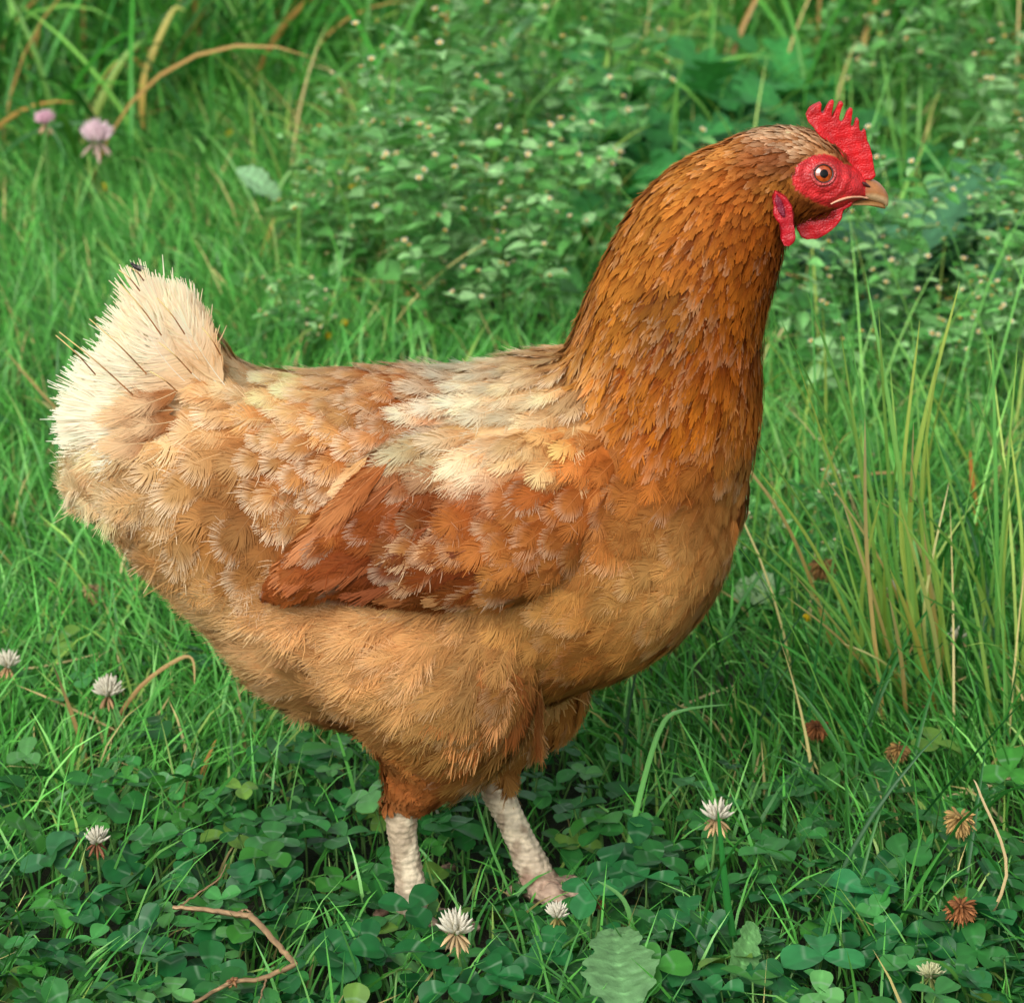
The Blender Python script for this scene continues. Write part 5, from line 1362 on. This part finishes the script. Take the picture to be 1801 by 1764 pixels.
lobed_weed(1590, 590, 15, .115, "grey-green weed with broad lobed leaves, below and right of the hen's beak", None, 61, (72, 126, 86))
lobed_weed(1470, 540, 12, .075, "dark lobed weed in the shade directly under the hen's beak", None, 62, (40, 92, 54))

# ------------------------------------------------------------------ tall grass tuft on the right
def stalk_blade(pts, w, c0, c1, name, parent, mat=None):
    P = catmull(np.array(pts), 16); T = nrm(np.gradient(P, axis=0)); s_ = np.linspace(0, 1, 16)
    sd = nrm(np.cross(T, np.array([0.25, 1.0, 0.1]))); nn = np.cross(sd, T)
    hw = (w / 2 * np.interp(s_, [0, .2, .6, .85, 1], [.7, 1, .85, .5, .04]))[:, None]
    V = np.stack([P - sd * hw + nn * hw * .5, P, P + sd * hw + nn * hw * .5], 1)
    C = lin(c0)[None] * (1 - s_)[:, None] + lin(c1)[None] * s_[:, None]; C = np.stack([C * .95, C * 1.08, C * .95], 1)
    return link(name, mesh_from(name, V.reshape(-1, 3), grid_quads(1, 16, 3), C.reshape(-1, 3)), mat or M_GRASS, parent=parent)
YG, YG2, GG, STR, ORG = (190, 212, 104), (160, 204, 100), (112, 184, 92), (228, 212, 158), (218, 172, 92)
tb = on_z(1640, 1290, 0)
tuft = empty("grass_tuft", tb, "tall tuft of yellow-green grass stalks fanning up in front of the hen's breast", "grass tuft")
# (base px), (mid px), (tip px): all stand close to the hen's own distance
TU = [((1640, 1270), (1600, 900), (1688, 495), 5.5, YG2, YG), ((1620, 1260), (1585, 860), (1522, 478), 5, YG2, GG), ((1600, 1250), (1530, 860), (1418, 510), 4.5, YG2, GG), ((1650, 1260), (1585, 950), (1618, 560), 4.5, YG, YG),
      ((1590, 1240), (1520, 900), (1372, 560), 3.5, YG2, GG), ((1610, 1260), (1570, 930), (1545, 540), 4, GG, YG2), ((1580, 1230), (1530, 930), (1478, 580), 4, YG2, YG2), ((1560, 1240), (1440, 980), (1330, 822), 3.5, YG, YG),
      ((1570, 1220), (1500, 960), (1350, 730), 3.8, YG2, GG), ((1640, 1220), (1570, 1000), (1490, 560), 3.2, GG, GG), ((1600, 1220), (1545, 1060), (1400, 630), 3.4, YG2, YG), ((1630, 1240), (1600, 1050), (1565, 640), 4, YG, YG2),
      ((1660, 1260), (1640, 1100), (1580, 880), 4.5, STR, YG), ((1590, 1250), (1545, 1080), (1478, 870), 3.5, ORG, STR), ((1650, 1230), (1625, 1080), (1670, 845), 3.2, YG, STR), ((1560, 1220), (1470, 1100), (1395, 1008), 3, YG, STR),
      ((1650, 1270), (1610, 1120), (1565, 1000), 5, ORG, YG), ((1755, 1250), (1752, 900), (1745, 580), 4.2, GG, GG), ((1750, 1240), (1762, 960), (1790, 600), 3.2, GG, YG2), ((1730, 1180), (1770, 860), (1700, 690), 3.6, YG2, GG),
      ((1800, 1290), (1740, 1130), (1620, 1045), 5, GG, GG), ((1640, 1250), (1560, 1170), (1480, 1130), 3, YG, STR), ((1620, 1270), (1530, 1120), (1455, 850), 3, YG2, YG2), ((1660, 1240), (1620, 900), (1655, 600), 3.8, YG2, YG)]
for k in range(28):
    bx, by = GR.uniform(1470, 1800), GR.uniform(1180, 1340); tx = bx - GR.uniform(-60, 330); ty = GR.uniform(680, 1080)
    TU.append(((bx, by), (bx * .62 + tx * .38 + GR.uniform(-20, 10), by * .45 + ty * .55), (tx, ty), GR.uniform(2.6, 4.2), [YG, YG2, GG, ORG][k % 4], [GG, YG, YG2, STR][k % 4]))
for b_, m_, t_, w_, c0, c1 in TU:
    B = on_z(*b_, 0.0); yb = B[1]
    pts = [B - tb, on_y(m_[0], m_[1], yb * .75 + GR.normal() * .012) - tb, on_y(t_[0], t_[1], yb * .55 + GR.normal() * .03) - tb]
    stalk_blade(pts, w_ * .00066, c0, c1, "blade", tuft)

# single stalks, straws and blades
def single_blade(pts, w, c0, c1, name, label, cat, mat=None):
    B = on_z(*pts[0], 0.004)
    yb = B[1]; world = [B]
    for x, y, dy in pts[1:]: world.append(on_y(x, y, yb + dy))
    t = np.array(world); o = stalk_blade(list(t - B), w, c0, c1, name, None, mat); o.location = B
    tag(o, label, cat); return o
single_blade([(1092, 1560), (1125, 1400, 0), (1162, 1280, 0), (1200, 1250, 0), (1290, 1238, .01)], .0030, GG, (110, 165, 100), "grass_stalk", "tall bent green blade between the forward foot and the dark grass", "grass stalk")
single_blade([(1305, 1740), (1278, 1580, -.01), (1262, 1420, -.02)], .0040, (36, 100, 44), (50, 130, 56), "grass_stalk", "dark upright blade crossing the round clover leaf near the bottom", "grass stalk")
single_blade([(1500, 1700), (1545, 1600, -.01), (1566, 1555, -.012)], .0036, (60, 140, 60), (50, 130, 52), "grass_stalk", "short broad blade leaning right beside the narrow clover leaf", "grass stalk")
single_blade([(1120, 1690), (1100, 1590, -.01), (1050, 1548, -.015)], .0030, GG, (120, 175, 110), "grass_stalk", "light green blade arching over the pale toothed leaf", "grass stalk")
single_blade([(900, 1580), (860, 1480, .0), (830, 1378, .0)], .0018, GG, (80, 150, 76), "grass_stalk", "thin green blade crossing the hen's forward shank", "grass stalk")
single_blade([(130, 285), (200, 130, .01), (250, 70, .02)], .0075, (150, 160, 80), (110, 165, 70), "grass_stalk", "wide arched yellow-green blade at the upper left above the pink clover", "grass stalk")
single_blade([(260, 260), (250, 150, .0), (300, 25, .02), (325, 20, .02)], .0065, ORG, (150, 170, 80), "grass_stalk", "orange-yellow blade bent over at the upper left", "grass stalk")
single_blade([(330, 170), (315, 90, 0), (300, 10, .0)], .0085, (80, 160, 56), (110, 180, 74), "grass_stalk", "broad bright green upright blade at the upper left", "grass stalk")
single_blade([(275, 200), (255, 130, 0), (232, 100, 0)], .0075, (150, 110, 50), (190, 150, 80), "dry_stalk", "short brown dry blade beside the bright broad blade at the upper left", "dry grass", M_STRAW)
single_blade([(440, 95), (420, 62, 0), (345, 45, .01)], .0065, (150, 130, 70), (196, 120, 60), "dry_stalk", "rust-brown bent dry blade near the top left", "dry grass", M_STRAW)
single_blade([(30, 200), (55, 100, 0), (80, 20, 0)], .0045, (180, 140, 70), (190, 160, 90), "dry_stalk", "thin straw-coloured stalk rising at the top left edge", "dry grass", M_STRAW)
single_blade([(420, 160), (470, 60, 0), (560, 10, 0)], .0050, GG, (90, 170, 90), "grass_stalk", "green blade leaning right near the top left", "grass stalk")
single_blade([(840, 190), (900, 70, .0), (945, 25, .0)], .0065, (110, 165, 110), (130, 190, 140), "grass_stalk", "pale blue-green blade leaning right at the top centre", "grass stalk")
single_blade([(1640, 300), (1720, 240, 0), (1800, 195, 0)], .0060, (176, 150, 60), (190, 140, 60), "dry_stalk", "long ochre blade leaning to the right edge level with the comb", "dry grass", M_STRAW)
single_blade([(1740, 345), (1770, 338, 0), (1800, 340, 0)], .0040, STR, STR, "straw", "pale straw at the right edge level with the beak", "straw", M_STRAW)
single_blade([(284, 430), (330, 465, 0), (372, 490, 0)], .0085, (206, 176, 130), (180, 150, 100), "straw", "thick pale straw piece lying above the tail's right side", "straw", M_STRAW)
single_blade([(455, 470), (470, 420, 0), (482, 385, 0)], .0050, (200, 165, 90), (190, 150, 80), "straw", "short upright straw behind the back, right of the tail", "straw", M_STRAW)
single_blade([(652, 360), (662, 335, 0), (672, 312, 0)], .0048, (212, 184, 120), (200, 170, 100), "straw", "short straw stub in the weeds above the hen's back", "straw", M_STRAW)
single_blade([(690, 538), (730, 510, 0), (770, 488, 0)], .0042, (190, 160, 80), (170, 140, 80), "straw", "straw leaning right in the weeds close above the hen's back", "straw", M_STRAW)
single_blade([(690, 538), (720, 545, 0), (750, 556, 0)], .0040, (206, 180, 116), (190, 160, 100), "straw", "straw lying flat in the weeds close above the hen's back", "straw", M_STRAW)
single_blade([(158, 1365), (130, 1270, 0), (92, 1165, .0)], .0030, (206, 160, 100), (50, 70, 40), "dry_stalk", "dry orange-tan stalk with dark tip leaning left in the lawn at lower left", "dry stalk", M_STRAW)
single_blade([(172, 1320), (240, 1215, 0), (310, 1162, 0), (338, 1160, 0), (342, 1205, 0)], .0026, (150, 110, 66), (206, 176, 120), "dry_stalk", "hooked dry stalk rising right past the white clover flower below the tail", "dry stalk", M_STRAW)
single_blade([(348, 1388), (362, 1340, 0), (380, 1300, 0)], .0030, (196, 150, 84), (190, 140, 74), "dry_stalk", "short tan stalk standing in the lawn under the hen's rear", "dry stalk", M_STRAW)
single_blade([(198, 1065), (210, 1010, 0), (222, 970, 0)], .0026, STR, (212, 196, 140), "straw", "pale straw upright beside the withered clover head below the tail", "straw", M_STRAW)
single_blade([(1725, 960), (1712, 870, 0), (1706, 790, 0)], .0040, (190, 130, 60), (176, 110, 54), "dry_stalk", "rust-coloured upright stalk right of the grass tuft", "dry stalk", M_STRAW)
single_blade([(1690, 1700), (1770, 1540, 0), (1725, 1400, 0), (1712, 1370, 0)], .0017, (190, 164, 112), (204, 184, 142), "dry_stalk", "pale dry stalk bent over at the right edge above the dried clover head", "dry stalk", M_STRAW)
single_blade([(1640, 1410), (1730, 1385, -.01), (1800, 1360, -.01)], .0026, STR, (214, 186, 140), "straw", "thin straw lying across the grass at the right edge", "straw", M_STRAW)
single_blade([(780, 1470), (772, 1440, 0), (764, 1412, 0)], .0024, (230, 222, 200), (238, 230, 210), "straw", "short white straw standing between the hen's legs", "straw", M_STRAW)

# dry twig with side shoot and a shrivelled head
tw0 = on_z(340, 1764, .05)
def tp(x, y, z=.050): return on_z(x, y, z) - tw0 * [1, 1, 0]
twig = empty("dry_twig", tw0 * [1, 1, 0], "kinked dry brown twig lying on the clover at the lower left", "twig")
acc = Acc()
for pts, r0, r1 in [([tp(306, 1594), tp(380, 1602), tp(440, 1610)], .0011, .0017), ([tp(440, 1610), tp(470, 1640), tp(500, 1675), tp(520, 1695)], .0018, .0015), ([tp(520, 1695), tp(470, 1718), tp(415, 1726), tp(385, 1738), tp(340, 1764)], .0014, .0009),
                    ([tp(318, 1592), tp(350, 1570), tp(385, 1545), tp(398, 1520)], .0006, .0003), ([tp(415, 1607), tp(430, 1600), tp(442, 1604)], .0008, .0005), ([tp(468, 1720), tp(462, 1742), tp(455, 1764)], .0006, .0003)]:
    V, Q = one_tube(pts, r0, r1, 6, 18, wob=.0002); acc.add(V, Q, lin((150, 122, 88)) * np.exp(GR.normal(size=(len(V), 1)) * .25))
link("stem", acc.mesh("stem"), M_STRAW, parent=twig)
d = nrm(GR.normal(size=(16, 3))); c_ = tp(410, 1724, .051)
V, Q = floret(d, np.broadcast_to(c_, d.shape) + 0, np.full(16, .0036), np.full(16, .0009), np.broadcast_to([0, 0, -1.0], (16, 3)))
link("shrivelled_head", mesh_from("shrivelled_head", V, Q, np.repeat(lin((140, 100, 66))[None] * np.exp(GR.normal(size=(16, 1)) * .3), 35, 0)), M_STRAW, parent=twig)

# pale toothed leaves standing in the foreground clover
def big_leaf(base_px, tip_px, h0, h1, w, col, label, seed, face):
    r = np.random.default_rng(seed)
    b = on_z(*base_px, h0); tpt = on_z(*tip_px, h1)
    d = tpt - b; ln = np.linalg.norm(d)
    def prof(s): return np.interp(s, [0, .1, .3, .55, .62, .85, .96, 1], [.12, .5, .95, 1, .72, .66, .38, .08]) * (1 + .09 * np.sin(s * 34) + .05 * np.sin(s * 61))
    V, Q, C, U = leaves(np.zeros((1, 3)), d[None] / ln, np.array([face], float), np.array([ln]), np.array([w]), np.array([.35]), np.array([.18]), lin(col)[None], prof, ns=40, nt=13, wave=.012, sweep=.1)
    for k in range(3, 40, 6):        # side veins
        for q in range(6):
            for sg in (-1, 1):
                kk = min(39, k + q // 2); C[0, kk, 6 + sg * q] *= 1.3
    o = link("toothed_leaf", mesh_from("toothed_leaf", V.reshape(-1, 3), Q, C.reshape(-1, 3)), M_LEAF, label=label, cat="leaf")
    o.location = b; return o
big_leaf((1105, 1790), (1075, 1605), .036, .064, .036, (100, 144, 92), "pale grey-green toothed leaf standing upright at the bottom edge", 3, (0, -1, .35))
big_leaf((1290, 1740), (1335, 1620), .030, .058, .018, (96, 148, 84), "narrow crinkled toothed leaf behind the round clover leaf near the bottom", 4, (.5, -1, .3))
big_leaf((415, 300), (500, 340), .09, .07, .026, (150, 196, 146), "pale spear-shaped leaf pointing right in the blurred weeds at the upper left", 5, (0, -.6, 1))
big_leaf((1510, 1010), (1410, 975), .03, .035, .03, (74, 128, 60), "broad dull green leaf behind the dark dried clover head", 6, (0, -.8, 1))
big_leaf((1380, 1040), (1285, 1030), .03, .03, .026, (128, 160, 112), "pale grey-green leaf low beside the hen's breast", 7, (0, -.7, 1))

# ------------------------------------------------------------------ the fly on the tail quill
fb = on_y(239, 470, -.034)
fly = empty("fly", fb, "small dark fly perched on a quill tip of the hen's tail", "fly")
M_FLY = plain_mat("fly_dark", (.012, .010, .010), rough=.35, spec=.5)
mw, n, l, p, out = new_mat("fly_wing"); p.inputs["Base Color"].default_value = (.16, .14, .12, 1); p.inputs["Roughness"].default_value = .2; p.inputs["Alpha"].default_value = .75
ax = nrm(np.array([.75, 0, -.65])); 
sp = np.linspace(-1, 1, 12); rad = np.interp(sp, [-1, -.9, -.68, -.55, -.2, .2, .7, 1], [.0001, .0008, .0009, .0005, .0012, .0010, .0007, .0001])
V, Q = tubes((sp[:, None] * .0034 * ax)[None], rad[None], 10)
link("body", mesh_from("body", V, Q), M_FLY, parent=fly)
for s in (-1, 1):
    d = nrm(np.array([[.9, s * .35, -.18]]))
    V, Q, C, U = leaves(np.array([[-.0004, s * .0004, .0006]]), d, np.array([[0, -.3, 1.0]]), np.array([.0056]), np.array([.0021]), np.array([.1]), np.array([.0]), np.full((1, 3), .1), lambda q: np.interp(q, [0, .2, .7, 1], [.2, .8, 1, .1]), ns=6, nt=3)
    link("wing", mesh_from("wing", V.reshape(-1, 3), Q), mw, parent=fly)
    for k in (-1, 0, 1):
        V, Q = one_tube([[k * .0008, s * .0006, -.0002], [k * .0016, s * .0016, .0002], [k * .0022, s * .0020, -.0022]], .00013, .00008, 4, 6)
        link("leg", mesh_from("leg", V, Q), M_FLY, parent=fly)
